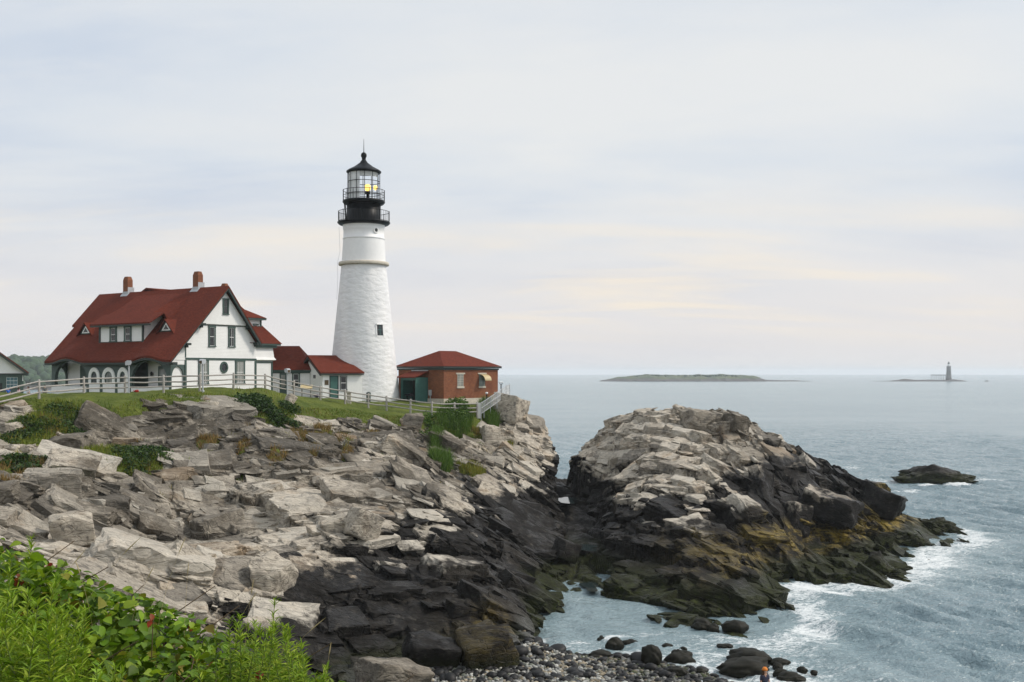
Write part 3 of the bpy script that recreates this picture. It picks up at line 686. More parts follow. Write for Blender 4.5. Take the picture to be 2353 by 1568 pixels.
# ------------------------------------------------------------------ the keepers' house
hx_, hy_, _ = at(426, 857, 97)
house = empty('keepers_house', (hx_, hy_, 12.5), R(-35))
tag(house, 'large white keepers house with red roof, arched green porch and tall gable beside the lighthouse', 'house')
L_ = -18.0; PY = -1.57
wl = MB(); wl.prism([(0, -1.2), (8.13, -1.2), (8.13, 4.25), (4.36, 8.85), (0, 4.2)], 'x', L_, 0)
wl.prism([(-1.42, 2.63), (-.001, 2.63), (-.001, 4.18), (-1.42, 2.72)], 'x', -.14, .012)
wl.build('wall', M['white_clapboard'], house)
g = MB(); teeth = 34; ya, yb = 1.85, 6.82
poly = [(4.36, 8.92), (ya, 6.02)] 
for i in range(teeth):
    y0 = ya + (yb - ya) * i / teeth; dy = (yb - ya) / teeth; poly += [(y0 + dy * .12, 5.93), (y0 + dy * .5, 5.86), (y0 + dy * .88, 5.93)]
poly += [(yb, 6.02)]
g.prism(poly, 'x', .02, .14); g.build('gable_panel', M['white_paint'], house)
tr = MB(); B(tr, 'x', 0, .003, .05, 1.75, 6.95, 5.78, 5.9); tr.build('gable_trim', M['dark_trim'], house)
def bump_(x):
    s_ = 0
    for c in (-14.83, -2.75):
        u = abs(x - c) / 2.9
        if u < 1: s_ += .40 * .5 * (1 + math.cos(math.pi * u))
    return s_
def zroof(x, y):
    f_ = max(0., min(1., (.6 - y) / 2.67)); return 9.46 + (y - 4.36) * 1.064 + bump_(x) * f_ * f_ * (3 - 2 * f_)
xs = list(np.linspace(-18.35, .62, 90)); ys = list(np.linspace(-2.07, 4.36, 34))
rf = MB(); grid_slab(rf, [[(x, y, zroof(x, y)) for x in xs] for y in ys], .2)
quad_slab(rf, (-18.97, 1.3, zroof(-18.9, 1.3)), (-18.352, 1.3, zroof(-18.9, 1.3)), (-18.352, 4.36, 9.46), (-18.97, 4.36, 9.46), .2)
quad_slab(rf, (.62, 4.36, 9.46), (-18.97, 4.36, 9.46), (-18.97, 8.35, 4.40), (.62, 8.35, 4.40), .2)
roof = rf.build('roof', M['red_shingles'], house)
# cross ridge peeping over from the back
cr = MB(); quad_slab(cr, (-11.6, 4.5, 9.82), (-11.6, 9, 9.82), (-15.5, 9, 6), (-15.5, 4.6, 8.2), .15); quad_slab(cr, (-11.6, 4.5, 9.82), (-9.0, 4.5, 9.42), (-7.5, 9, 6), (-11.6, 9, 9.82), .15)
cr.build('rear_roof', M['red_shingles'], roof)
def chimney(x, y, w, d, z0, z1, flash=True):
    c = MB(); k = .10
    c.box(x - w / 2, x + w / 2, y - d / 2, y + d / 2, z0, z1 - .35)
    a = [(x + sx_ * w / 2, y + sy_ * d / 2, z1 - .35) for sx_, sy_ in ((-1, -1), (1, -1), (1, 1), (-1, 1))]; b = [(x + sx_ * (w / 2 - k), y + sy_ * (d / 2 - k), z1) for sx_, sy_ in ((-1, -1), (1, -1), (1, 1), (-1, 1))]
    c.add(a + b, [(0, 1, 5, 4), (1, 2, 6, 5), (2, 3, 7, 6), (3, 0, 4, 7), (4, 5, 6, 7)])
    o = c.build('chimney', M['brick'], roof)
    if flash:
        f = MB(); yf = y - d / 2 - .03
        quad_slab(f, (x - w / 2 - .22, yf - .16, zroof(x, yf - .16) + .05), (x + w / 2 + .1, yf - .16, zroof(x, yf - .16) + .05), (x + w / 2 + .14, yf + .12, zroof(x, yf + .12) + .05), (x - w / 2 - .22, yf + .12, zroof(x, yf + .12) + .05), .04)
        f.box(x - w / 2 - .03, x + w / 2 + .03, yf, yf + .03, zroof(x, yf) - .1, zroof(x, yf) + .32); f.box(x + w / 2, x + w / 2 + .04, yf + .03, yf + .75, zroof(x, yf), zroof(x, yf) + .75)
        f.build('flashing', M['flashing'], o)
chimney(-14.4, 4.45, .75, .58, 8.6, 11.02); chimney(-3.8, 4.45, .75, .58, 8.6, 10.98); chimney(-1.75, 5.9, .62, .5, 6.8, 9.86, False)
# rake boards, soffit and brackets of the tall gable
rk = MB()
def rake(y0, z0, y1, z1, x0, x1, th, mi=0):
    rk.add([(x, y, z + dz) for x in (x0, x1) for (y, z) in ((y0, z0), (y1, z1)) for dz in (0, -th)], [(0, 1, 3, 2), (4, 6, 7, 5), (0, 4, 5, 1), (2, 3, 7, 6), (0, 2, 6, 4), (1, 5, 7, 3)], mi)
rake(-2.06, zroof(.6, -2.06) - .205 - bump_(.6), 4.36, 9.25, .50, .61, .16); rake(4.36, 9.25, 8.33, 4.215, .50, .61, .30)
rake(4.36, 9.25, 8.33, 4.215, .15, .50, .06)
rk.build('rake_board', M['dark_trim'], house)
for y, z in ((-.02, 4.05), (1.6, 5.86), (6.98, 5.86), (8.0, 4.28)):
    br = MB(); br.box(.02, .55, y - .22, y + .24, z - .12, z + .08); br.box(.02, .3, y - .12, y + .12, z - .32, z - .12); br.build('bracket', M['dark_trim'], house)
tm = MB()
B(tm, 'x', 0, .0, .05, -.02, 8.2, 2.66, 2.84); B(tm, 'x', 0, .0, .045, -.09, .11, -1.1, 2.62); B(tm, 'x', 0, .0, .045, 7.98, 8.2, -1.1, 2.62); B(tm, 'x', 0, .003, .04, -.06, .06, 2.86, 4.05)
tm.build('corner_board', M['green_trim'], house)
for a0, a1, z0, z1, pn, nv in ((2.53, 3.34, 3.93, 5.62, 'dark_glass', 0), (4.80, 5.62, 3.93, 5.62, 'dark_glass', 1), (1.39, 2.55, .55, 2.55, 'curtain_glass', 3), (5.62, 6.78, .55, 2.55, 'curtain_glass', 3)):
    window(house, 'x', 0, a0, a1, z0, z1, .14, 'green_trim', pn, nv, 1)
window(house, 'x', .14, 4.05, 4.74, 6.9, 8.2, .11, 'green_trim', 'dark_glass', 0, 1, 'green_trim')
ov = MB(); n = 32
def ring(mb, x0, x1, cy, cz, ry, rz, ry2, rz2):
    v = []
    for x in (x0, x1):
        for k, (a, b) in enumerate(((ry, rz), (ry2, rz2))): v += [(x, cy + a * math.cos(2 * math.pi * j / n), cz + b * math.sin(2 * math.pi * j / n)) for j in range(n)]
    fs = []
    for j in range(n):
        q = (j + 1) % n; fs += [(2 * n + j, 2 * n + q, 3 * n + q, 3 * n + j), (n + j, n + q, 3 * n + q, 3 * n + j), (j, 2 * n + j, 2 * n + q, q)]
    return mb.add(v, fs)
ring(ov, 0, .07, 4.31, 2.0, .30, .36, .46, .53); o = ov.build('oval_window', M['green_trim'], house)
pv_ = MB(); pv_.add([(.015, 4.31 + .31 * math.cos(2 * math.pi * j / n), 2.0 + .37 * math.sin(2 * math.pi * j / n)) for j in range(n)], [list(range(n))]); pv_.build('pane', M['dark_glass'], o)
# the arched porch
pw = MB(); wt_ = lambda a: 2.50 + bump_(a) * .95
holesF = [(-17.38, -12.28, .95, 2.62, .26), (-5.49, -.51, .95, 2.56, .22)]
arch_wall(pw, 'y', PY, PY + .3, -17.93, -.2, .22, wt_, holesF, 150)
arch_wall(pw, 'x', -.2, .0, PY, -.02, -1.2, 2.2, [(-1.46, -.19, 1.0, 2.05, -1.2)], 40)
arch_wall(pw, 'x', L_ + .07, L_ + .3, PY + .31, -.02, .22, 2.5, [(-1.2, -.12, 1.0, 2.0, .26)], 40)
pw.build('porch_wall', M['porch_green'], house)
pb = MB(); pb.box(-17.92, -12.1, PY - .03, PY + .25, -1.2, .215); pb.box(-5.7, -.22, PY - .03, PY + .25, -1.2, .215); pb.box(-12.1, -5.7, PY + .04, PY + .25, -1.2, .215)
pb.box(-17.9, -17.7, PY + .26, -.02, -1.2, .215); pb.box(-.17, -.12, PY + .1, -.05, -1.0, 2.0)
pb.box(-.15, .008, PY + .05, -.1, 2.23, 2.6)
for a, b in ((-11.87, -10.2), (-9.77, -7.9), (-7.51, -5.92)): pb.box(a, b, PY - .02, PY + .04, -1.2, .55)
pb.build('porch_base', M['white_clapboard'], house)
for a, b in ((-12.25, -11.9), (-10.17, -9.8), (-7.87, -7.54), (-5.89, -5.55)): pp = MB(); pp.box(a, b, PY - .06, PY + .03, -1.2, .2); pp.build('pilaster', M['green_trim'], house)
def arch_ring(mb, a0, a1, spring, apex, w_, z0, p, d, n_=24):
    m, r = (a0 + a1) / 2, (a1 - a0) / 2; o = []; i_ = []
    for k in range(n_ + 1):
        th = math.pi * k / n_; o.append((m + r * math.cos(th), spring + (apex - spring) * math.sin(th))); i_.append((m + (r - w_) * math.cos(th), spring + (apex - spring - w_) * math.sin(th)))
    o = [(a1, z0)] + o + [(a0, z0)]; i_ = [(a1 - w_, z0)] + i_ + [(a0 + w_, z0)]; k = len(o)
    v = [(q, p - dd, z) for dd in (0, d) for lst in (o, i_) for q, z in lst]; fs = []
    for j in range(k - 1): fs += [(2 * k + j, 2 * k + j + 1, 3 * k + j + 1, 3 * k + j), (j, j + 1, 2 * k + j + 1, 2 * k + j), (k + j, 3 * k + j, 3 * k + j + 1, k + j + 1)]
    return mb.add(v, fs), [(q, z) for q, z in i_]
for a, b, pn in ((-11.87, -10.2, 'dark_glass'), (-9.77, -7.9, 'curtain_glass'), (-7.51, -5.92, 'dark_glass')):
    mb, inn = arch_ring(MB(), a, b, 1.12, 2.0, .38, .55, PY, .09); fr = mb.build('arched_window', M['white_paint'], house)
    p_ = MB(); p_.add([(q, PY - .012, z) for q, z in inn], [list(range(len(inn)))]); p_.build('pane', M[pn], fr)
    mb, _i = arch_ring(MB(), a + .38, b - .38, 1.12, 1.62, .10, .55, PY, .05); m_ = (a + b) / 2
    mb.box(m_ - .02, m_ + .02, PY - .035, PY - .014, .55, 1.55); mb.box(a + .48, b - .48, PY - .035, PY - .014, 1.05, 1.1); mb.build('sash', M['green_trim'], fr)
for a, b, z in ((-15.6, -13.9, 2.2), (-8.2, -5.2, 2.4)): pi = MB(); pi.box(a, b, -.06, -.003, -.6, z); pi.build('porch_shade_panel', M['porch_green'], house)  # dark panels painting the porch's inner shade onto its back wall
pd_ = MB(); pd_.box(-3.7, -2.3, -.08, -.004, -.6, 2.1); d_ = pd_.build('door', M['green_trim'], house)
dg = MB(); dg.box(-3.5, -2.5, -.1, -.082, .5, 1.86); dg.build('door_pane', M['curtain_glass'], d_)
wl2 = MB(); wl2.lathe([(.001, .0), (.1, .05), (.12, .3), (.05, .4), (.001, .45)], 10, (-4.5, -.2)); wl2.box(-4.53, -4.47, -.2, -.004, .2, .25)
for i in range(len(wl2.v)): wl2.v[i] = (wl2.v[i][0], wl2.v[i][1], wl2.v[i][2] + 1.2)
wl2.build('wall_lantern', M['black_iron'], house)
pf = MB(); pf.box(-17.7, -.2, PY + .26, -.01, -.75, -.55); pf.build('porch_floor', M['grey_wood'], house)
ev = MB(); T = [[(x, y, zroof(x, -2.07) - .205 - bump_(x) * .02) for x in xs] for y in (-2.06, -1.98)]
grid_slab(ev, T, .17); 
T = [[(x, y, zroof(x, -2.07) - .31) for x in xs if -18.2 < x < .3] for y in (-1.97, -1.60)]; grid_slab(ev, T, .06)
ev.box(-.1, .9, -2.0, -1.55, 2.18, 2.42)
ev.build('eave', M['dark_trim'], house)
# long dormer on the roof
dm = MB(); dm.prism([(-.41, 4.05), (2.6, 7.3), (2.6, 7.2), (-.41, 6.0)], 'x', -11.9, -5.4)
dw = dm.build('dormer', M['white_clapboard'], house)
dr = MB(); xd = list(np.linspace(-12.9, -3.9, 30))
def zd(x, k):   # k 0 at the eave, 1 at the top; the ends sweep down into the main roof
    y = -.85 + 4.75 * k; za = 6.06 + (8.98 - 6.06) * k
    w_ = min(1, max(0, min((x + 12.9) / .9, (-3.9 - x) / 1.6))); return (x, y, max(zroof(x, y) + .02, za * w_ + (zroof(x, y) + .02) * (1 - w_) if y > 1.0 else za))
grid_slab(dr, [[zd(x, k) for x in xd] for k in np.linspace(0, 1, 10)], .12); dr.build('dormer_roof', M['red_shingles'], dw)
de = MB(); de.box(-12.85, -3.95, -.84, -.70, 5.78, 5.93); de.box(-12.6, -4.4, -.70, -.42, 5.85, 5.93); de.box(-11.96, -11.78, -.5, -.405, 4.28, 5.85); de.box(-5.5, -5.3, -.5, -.38, 4.28, 5.85); de.box(-12.0, -5.3, -.47, -.405, 4.24, 4.36)
de.build('dormer_trim', M['dark_trim'], dw)
for a, b, pn in ((-10.35, -9.27, 'dark_glass'), (-8.17, -7.08, 'dark_glass')): window(house, 'y', -.41, a, b, 4.46, 5.66, .2, 'green_trim', pn, 0, 1)
for cx_ in (-15.2, -3.05):
    t_ = MB(); y0 = .30; z0 = 5.22
    t_.add([(cx_ - 1.05, y0, z0), (cx_ + 1.05, y0, z0), (cx_, y0, z0 + 1.05), (cx_, y0 + 1.25, z0 + 1.12)], [(0, 1, 2), (0, 2, 3), (1, 3, 2)]); gb = t_.build('gablet', M['dark_trim'], house)
    t_ = MB()
    for sg in (-1, 1): quad_slab(t_, (cx_, y0 - .2, z0 + 1.14), (cx_ + sg * 1.25, y0 - .2, z0 - .12), (cx_ + sg * 1.25, y0 - .02, z0 - .12), (cx_, y0 + 1.35, z0 + 1.16), .09)
    t_.build('gablet_roof', M['red_shingles'], gb)
    t_ = MB(); yf = y0 - .03
    A = [(cx_ - .62, z0 + .1), (cx_ + .62, z0 + .1), (cx_, z0 + .80)]; Bq = [(cx_ - .40, z0 + .18), (cx_ + .40, z0 + .18), (cx_, z0 + .63)]
    t_.add([(x, yf, z) for x, z in A] + [(x, yf, z) for x, z in Bq] + [(x, y0 - .001, z) for x, z in A], [(0, 1, 4, 3), (1, 2, 5, 4), (2, 0, 3, 5), (0, 6, 7, 1), (1, 7, 8, 2), (2, 8, 6, 0)]); tw = t_.build('triangular_window', M['white_paint'], house)
    t_ = MB(); t_.add([(x, yf + .012, z) for x, z in Bq], [(0, 1, 2)]); t_.build('pane', M['dark_glass'], tw)
# rear wing with its own hipped roof and dormer
rw_ = MB(); rw_.box(-7, -.4, 8.135, 10.58, -1.2, 2.62); rw_.add([(x, y, z) for z, e in ((2.62, .0), (2.74, .26), (3.0, .12), (4.1, .0)) for x, y in ((-7, 8.135), (-.4 + e, 8.135), (-.4 + e, 10.58 + e), (-7, 10.58 + e))],
    [(i * 4 + j, i * 4 + (j + 1) % 4, i * 4 + 4 + (j + 1) % 4, i * 4 + 4 + j) for i in range(3) for j in range(4)] + [(12, 13, 14, 15)])
rwo = rw_.build('rear_wing', M['white_clapboard'], house)
rt = MB(); rt.box(-.395, -.34, 8.2, 10.6, 2.45, 2.6); rt.box(-.395, -.35, 10.42, 10.6, -1.1, 2.45); rt.box(-.395, -.35, 8.2, 8.5, -1.1, 2.45); rt.box(-.6, .02, 8.3, 11.3, 4.12, 4.28); rt.box(-.6, -.12, 8.3, 10.9, 3.9, 4.12)
rt.build('wing_trim', M['green_trim'], rwo)
rr_ = MB(); rr_.add([(.05, 7.4, 4.29), (.05, 11.45, 4.29), (-7, 11.45, 4.29), (-7, 7.4, 4.29), (-2.6, 8.6, 7.9), (-7, 8.6, 7.9), (-2.6, 6.8, 7.9), (-7, 6.8, 7.9)], [(0, 1, 4, 6), (1, 2, 5, 4), (3, 0, 6, 7), (4, 5, 7, 6), (0, 3, 2, 1)]); rr_.build('wing_roof', M['red_shingles'], rwo)
d2 = MB(); d2.box(-3.5, -1.2, 7.3, 9.88, 4.5, 6.55); d2o = d2.build('dormer', M['white_clapboard'], house)
d3 = MB(); d3.add([(-.75, 6.9, 6.74), (-.75, 10.25, 6.74), (-4, 10.25, 6.74), (-4, 6.9, 6.74), (-2.0, 7.46, 7.85), (-3.5, 7.46, 7.85)], [(0, 1, 4), (1, 2, 5, 4), (2, 3, 5), (3, 0, 4, 5), (0, 3, 2, 1)]); d3.build('dormer_roof', M['red_shingles'], d2o)
d4 = MB(); d4.box(-4, -.8, 7.0, 10.2, 6.56, 6.73); d4.box(-1.198, -1.14, 9.72, 9.9, 4.6, 6.55); d4.build('dormer_trim', M['green_trim'], d2o)
window(house, 'x', -1.2, 8.85, 9.5, 5.2, 6.1, .1, 'green_trim', 'dark_glass', 0, 1)

# ------------------------------------------------------------------ the two low white buildings
ox, oy, _ = at(628, 857, 107)
w1 = empty('connecting_wing', (ox, oy, 12.304)); w1.scale = (1.06, 1.06, 1.06); tag(w1, 'low white clapboard wing with hipped red roof joined to the gable end of the house', 'outbuilding')
m = MB(); m.box(-1.6, 3.5, 0, 4.4, -1.0, 1.66); m.build('wall', M['white_clapboard'], w1)
m = MB(); m.add([(-1.8, -.3, 1.86), (3.62, -.3, 1.86), (3.62, 4.7, 1.86), (-1.8, 4.7, 1.86), (-1.8, 2.2, 4.12), (1.97, 2.2, 4.12)], [(0, 1, 5, 4), (1, 2, 5), (2, 3, 4, 5), (3, 0, 4), (0, 3, 2, 1)]); m.build('roof', M['red_shingles'], w1)
m = MB(); m.box(-1.6, 3.55, -.25, -.001, 1.70, 1.85); m.box(-1.6, 3.5, -.06, -.001, 1.56, 1.70); m.box(3.38, 3.53, -.05, -.001, -.9, 1.55); m.build('eave', M['green_trim'], w1)
m = MB(); m.box(.6, 1.22, -.07, -.001, -.95, 1.55); d_ = m.build('door', M['green_trim'], w1); m = MB(); m.box(.72, 1.1, -.085, -.072, .3, 1.4); m.build('door_pane', M['curtain_glass'], d_)
window(w1, 'y', 0, 1.74, 2.45, .35, 1.5, .12, 'green_trim', 'dark_glass', 0, 1)
ox, oy, _ = at(741, 857, 104)
w2 = empty('tower_annex', (ox, oy, 12.0), R(30)); tag(w2, 'small white building with red roof and green door built against the foot of the lighthouse', 'outbuilding')
m = MB(); m.prism([(0, -1.0), (6.4, -1.0), (6.4, 1.85), (3.2, 3.4), (0, 1.85)], 'x', 0, 4.0); m.build('wall', M['white_paint'], w2)
m = MB(); m.add([(-.35, -.28, 2.06), (4.15, -.28, 2.06), (2.95, 3.2, 3.72), (-.35, 3.2, 3.72), (4.15, 6.68, 2.06), (-.35, 6.68, 2.06)] + [(-.35, -.28, 1.94), (4.15, -.28, 1.94), (2.95, 3.2, 3.56), (-.35, 3.2, 3.56), (4.15, 6.68, 1.94), (-.35, 6.68, 1.94)],
    [(0, 1, 2, 3), (1, 4, 2), (4, 5, 3, 2), (6, 9, 8, 7), (7, 8, 10), (10, 8, 9, 11), (0, 6, 7, 1), (1, 7, 10, 4), (4, 10, 11, 5), (0, 3, 9, 6), (3, 5, 11, 9)]); m.build('roof', M['red_shingles'], w2)
m = MB(); m.box(-.2, 4.1, -.29, -.2, 1.80, 1.93); m.add([(x, y, z - d_) for x in (-.36, -.24) for y, z in ((-.3, 1.93), (3.2, 3.55), (6.7, 1.93)) for d_ in (0, .22)],
    [(0, 1, 3, 2), (2, 3, 5, 4), (6, 8, 9, 7), (8, 10, 11, 9), (0, 2, 8, 6), (2, 4, 10, 8), (1, 7, 9, 3), (3, 9, 11, 5)]); m.build('eave', M['dark_trim'], w2)
m = MB(); B(m, 'y', 0, 0, .05, .7, .78, -.9, 1.74); B(m, 'y', 0, 0, .05, 1.52, 1.6, -.9, 1.74); B(m, 'y', 0, 0, .05, .78, 1.52, 1.66, 1.74); d_ = m.build('door', M['dark_trim'], w2); m = MB(); B(m, 'y', 0, .002, .02, .78, 1.52, -.9, 1.66); m.build('door_leaf', M['teal_paint'], d_)
window(w2, 'y', 0, 1.75, 2.45, .4, 1.66, .06, 'dark_trim', 'dark_glass', 0, 1)
m = MB(); B(m, 'y', 0, .0, .03, .22, .6, .85, 1.31); m.build('plaque', M['stem_brown'], w2)
m = MB(); m.box(-.04, -.001, 1.65, 2.55, 1.4, 1.85); sw = m.build('window', M['white_paint'], w2); m = MB(); m.box(-.05, -.041, 1.75, 2.45, 1.46, 1.8); m.build('pane', M['dark_glass'], sw)

# ------------------------------------------------------------------ the lighthouse
TY = 110.0; tx = (836 - CX) / F * TY; TB = 10.9; S_ = TY / F
lh = empty('lighthouse', (tx, TY, TB)); tag(lh, 'tall white stone lighthouse with black lantern room and lit lamp', 'lighthouse')
def tz(py): return CZ + (HY - py) * S_ - TB
def prof(l): return [(r * S_, tz(py)) for r, py in l]
MB().lathe(prof([(0.5, 935), (84, 935), (81.8, 912), (72.0, 816), (61.3, 712), (51.2, 612)]), 96).build('tower_shaft', M['whitewashed_stone'], lh)
MB().lathe(prof([(50, 611.5), (57.0, 611), (57.8, 609.5), (57.8, 606), (56.5, 603.5), (50, 602.5)]), 96).build('stone_ledge', M['stone_trim'], lh)
MB().lathe(prof([(49.9, 613), (50.2, 603), (47.2, 551.5)]), 96).build('upper_shaft', M['white_paint'], lh)
MB().lathe(prof([(46.8, 552), (47.9, 551.5), (47.9, 548), (46.6, 547.3), (46.4, 530), (47.6, 528), (47.2, 526.5), (48.2, 520), (49, 517)]), 96).build('cornice', M['white_paint'], lh)
MB().lathe(prof([(.5, 515), (49.5, 519), (56, 517.5), (60.3, 513.5), (60.3, 511.5), (.5, 510.5)]), 72).build('gallery_deck', M['black_iron'], lh)
MB().lathe(prof([(38.8, 513), (38.8, 470), (.5, 469)]), 64).build('watch_room', M['black_iron'], lh)
MB().lathe(prof([(.5, 467), (39, 471.5), (45, 470), (48.5, 466), (48.5, 463.5), (46.5, 461.5), (.5, 461)]), 72).build('lantern_deck', M['black_iron'], lh)
def railing(name, r, z0, z1, n_, levels, rt_=.035, rb=.022, big=8):
    m = MB()
    for i in range(n_):
        a = 2 * math.pi * i / n_; w_ = rt_ if i % max(1, n_ // big) == 0 else rb; x, y = r * math.cos(a), r * math.sin(a)
        m.tube([(x, y, z0), (x, y, z1 + (.06 if w_ == rt_ else 0))], w_, 5)
    for z in levels: 
        pts = [(r * math.cos(2 * math.pi * j / 64), r * math.sin(2 * math.pi * j / 64), z) for j in range(65)]; m.tube(pts, .028, 5, cap=False)
    return m.build(name, M['black_iron'], lh)
railing('gallery_railing', 58.2 * S_, tz(512), tz(487.5), 56, (tz(487.5), tz(510)), .045, .014)
railing('lantern_railing', 47.6 * S_, tz(463), tz(439), 16, (tz(439), tz(451)), .03, .026, 16)
m = MB(); R_ = 36.6 * S_
for j in range(12):
    a = 2 * math.pi * (j + .35) / 12; m.tube([(R_ * math.cos(a), R_ * math.sin(a), tz(462)), (R_ * math.cos(a), R_ * math.sin(a), tz(396))], .034, 6)
for py in (461, 446.5, 419, 397): m.tube([(R_ * math.cos(2 * math.pi * j / 48), R_ * math.sin(2 * math.pi * j / 48), tz(py)) for j in range(49)], .032, 6, cap=False)
m.build('lantern_frame', M['black_iron'], lh)
MB().lathe([(R_ - .05, tz(461)), (R_ - .05, tz(397))], 48).build('lantern_pane', M['lantern_glass'], lh)
MB().lathe([(R_ - .14, tz(462)), (R_ - .14, tz(397.5))], 22, a0=R(150), a1=R(262)).build('lantern_blind', M['white_paint'], lh)
MB().lathe([(R_ - .2, tz(409)), (R_ - .2, tz(397.5))], 22, a0=R(262), a1=R(385)).build('lantern_screen', M['grey_white'], lh)
m = MB(); cx_, cy_ = 9.5 * S_, -.3; m.lathe([(.13, tz(462)), (.13, tz(448)), (.26, tz(447)), (.26, tz(441.5)), (.05, tz(441.5))], 16, (cx_, cy_)); m.build('lamp_pedestal', M['black_iron'], lh)
m = MB(); m.lathe([(.02, tz(441)), (.18, tz(440)), (.30, tz(437)), (.33, tz(433)), (.29, tz(428)), (.16, tz(425.5)), (.02, tz(425))], 20, (cx_, cy_)); m.lathe([(.02, tz(437.5)), (.16, tz(436)), (.2, tz(431)), (.14, tz(427)), (.02, tz(426))], 16, (cx_ + .72, cy_ + .35)); m.build('lamp', M['lit_lens'], lh)
MB().lathe(prof([(.5, 398.5), (36, 398.5), (39.8, 397), (39.8, 394.5), (36, 391.5), (22, 384), (8.5, 374), (7.7, 371.5), (6.5, 371), (5.0, 368), (4.0, 366.5), (5.2, 365.5), (4.3, 363.5)]), 48).build('lantern_roof', M['black_iron'], lh)
MB().lathe(prof([(.6, 364.5), (4.2, 363.8), (6.2, 361), (6.8, 357.8), (6.2, 354.4), (4.0, 351.6), (1.2, 350.3), (.8, 347)]), 24).build('ball_finial', M['black_iron'], lh)
m = MB(); m.tube([(0, 0, tz(349)), (0, 0, tz(320))], [.04, .018], 6); m.build('lightning_rod', M['black_iron'], lh)
m = MB(); m.tube([(-41.5 * S_, -.3, tz(464)), (-38.5 * S_, -.3, tz(510))], .05, 6); m.tube([(-43.5 * S_, -.5, tz(464)), (-40 * S_, -.5, tz(510))], .05, 6)
for k in range(8): z_ = tz(466 + k * 5.5); m.tube([((-41.6 + k * .4) * S_, -.3, z_), ((-43.6 + k * .42) * S_, -.5, z_)], .02, 5)
m.build('gallery_ladder', M['black_iron'], lh)
def on_tower(dpx, py, r_px):   # point and turning on the drum for a feature dpx right of the axis
    a = math.asin(dpx / r_px); return a
a = on_tower(43.5, 759, 66.2); rr0 = 66.3 * S_
m = MB(); zc_ = tz(759)
def drum_box(m_, a_, r0, r1, w_, z0, z1, lean=.1035):
    c, s = math.sin(a_), -math.cos(a_); t0, t1 = -s, c
    v = []
    for r_ in (r0, r1):
        for q in (-w_, w_):
            for z in (z0, z1): rl = r_ - lean * (z - (z0 + z1) / 2); v.append((c * rl + t0 * q, s * rl + t1 * q, z))
    m_.add(v, [(0, 1, 3, 2), (4, 6, 7, 5), (0, 4, 5, 1), (2, 3, 7, 6), (0, 2, 6, 4), (1, 5, 7, 3)])
for q in (-.42, .36): drum_box(m, a + q / rr0, rr0 - .2, rr0 + .05, .05, zc_ - .62, zc_ + .55)
for z in (zc_ - .66, zc_ + .5): drum_box(m, a - .03 / rr0, rr0 - .2, rr0 + .06, .42, z - .05, z + .05)
tw = m.build('window', M['white_paint'], lh)
m = MB(); drum_box(m, a - .03 / rr0, rr0 - .2, rr0 + .015, .35, zc_ - .6, zc_ + .46); m.build('pane', M['dark_glass'], tw)
m = MB(); drum_box(m, a - .03 / rr0, rr0 - .1, rr0 + .03, .345, zc_ - .08, zc_ - .03); drum_box(m, a - .03 / rr0, rr0 - .1, rr0 + .03, .025, zc_ - .6, zc_ + .46); m.build('sash', M['teal_paint'], tw)
a = on_tower(32, 533.5, 46.5); c, s = math.sin(a), -math.cos(a); rr0 = 46.5 * S_
m = MB()
for k, (r0, r1, d0, d1) in enumerate(((.19, .30, -.05, .07),)):
    v = []
    for d in (d0, d1):
        for r_ in (r0, r1): v += [(c * (rr0 + d) + -s * r_ * math.cos(2 * math.pi * j / 20), s * (rr0 + d) + c * r_ * math.cos(2 * math.pi * j / 20), tz(533.5) + r_ * math.sin(2 * math.pi * j / 20)) for j in range(20)]
    m.add(v, [f_ for j in range(20) for q in ((j + 1) % 20,) for f_ in ((40 + j, 40 + q, 60 + q, 60 + j), (20 + j, 20 + q, 60 + q, 60 + j), (j, 40 + j, 40 + q, q))])
pw_ = m.build('porthole', M['white_paint'], lh)
m = MB(); m.add([(c * (rr0 + .02) + -s * .2 * math.cos(2 * math.pi * j / 20), s * (rr0 + .02) + c * .2 * math.cos(2 * math.pi * j / 20), tz(533.5) + .2 * math.sin(2 * math.pi * j / 20)) for j in range(20)], [list(range(20))]); m.build('pane', M['dark_glass'], pw_)
m = MB(); m.tube([(-54 * S_, -.8, tz(524)), (-51.5 * S_, -.9, tz(580)), (-58.3 * S_, -.6, tz(606)), (-57.6 * S_, -.6, tz(640)), (-60 * S_, -.6, tz(690))], .012, 4); m.build('cable', M['galvanised'], lh)

# ------------------------------------------------------------------ the brick building
ox, oy, _ = at(1019.6, 857, 108)
bk = empty('brick_building', (ox, oy, 10.8), R(-42)); tag(bk, 'square red brick building with hipped red roof between the lighthouse and the sea', 'building')
m = MB(); m.box(-6.6, 0, 0, 7.85, -1.2, 3.55); m.build('wall', M['brick'], bk)
m = MB(); m.add([(-7, -.32, 3.84), (.3, -.32, 3.84), (.3, 8.2, 3.84), (-7, 8.2, 3.84), (-3.3, 2.62, 5.45), (-3.3, 5.0, 5.45)], [(0, 1, 4), (1, 2, 5, 4), (2, 3, 5), (3, 0, 4, 5), (0, 3, 2, 1)]); m.build('roof', M['red_shingles'], bk)
m = MB()
for x0, x1, y0, y1 in ((-6.95, .26, -.28, -.1), (-6.95, .26, 8.0, 8.16), (.1, .26, -.1, 8.0), (-6.95, -6.8, -.1, 8.0)): m.box(x0, x1, y0, y1, 3.66, 3.83)
m.box(-6.7, .05, -.1, -.001, 3.48, 3.64); m.box(.001, .06, -.1, 7.95, 3.48, 3.64); m.build('eave', M['dark_trim'], bk)
m = MB(); m.box(.002, .07, -.06, 7.9, -1.2, .64); m.box(-6.6, .002, -.06, -.002, -1.2, .64); m.build('stone_base', M['stone_trim'], bk)
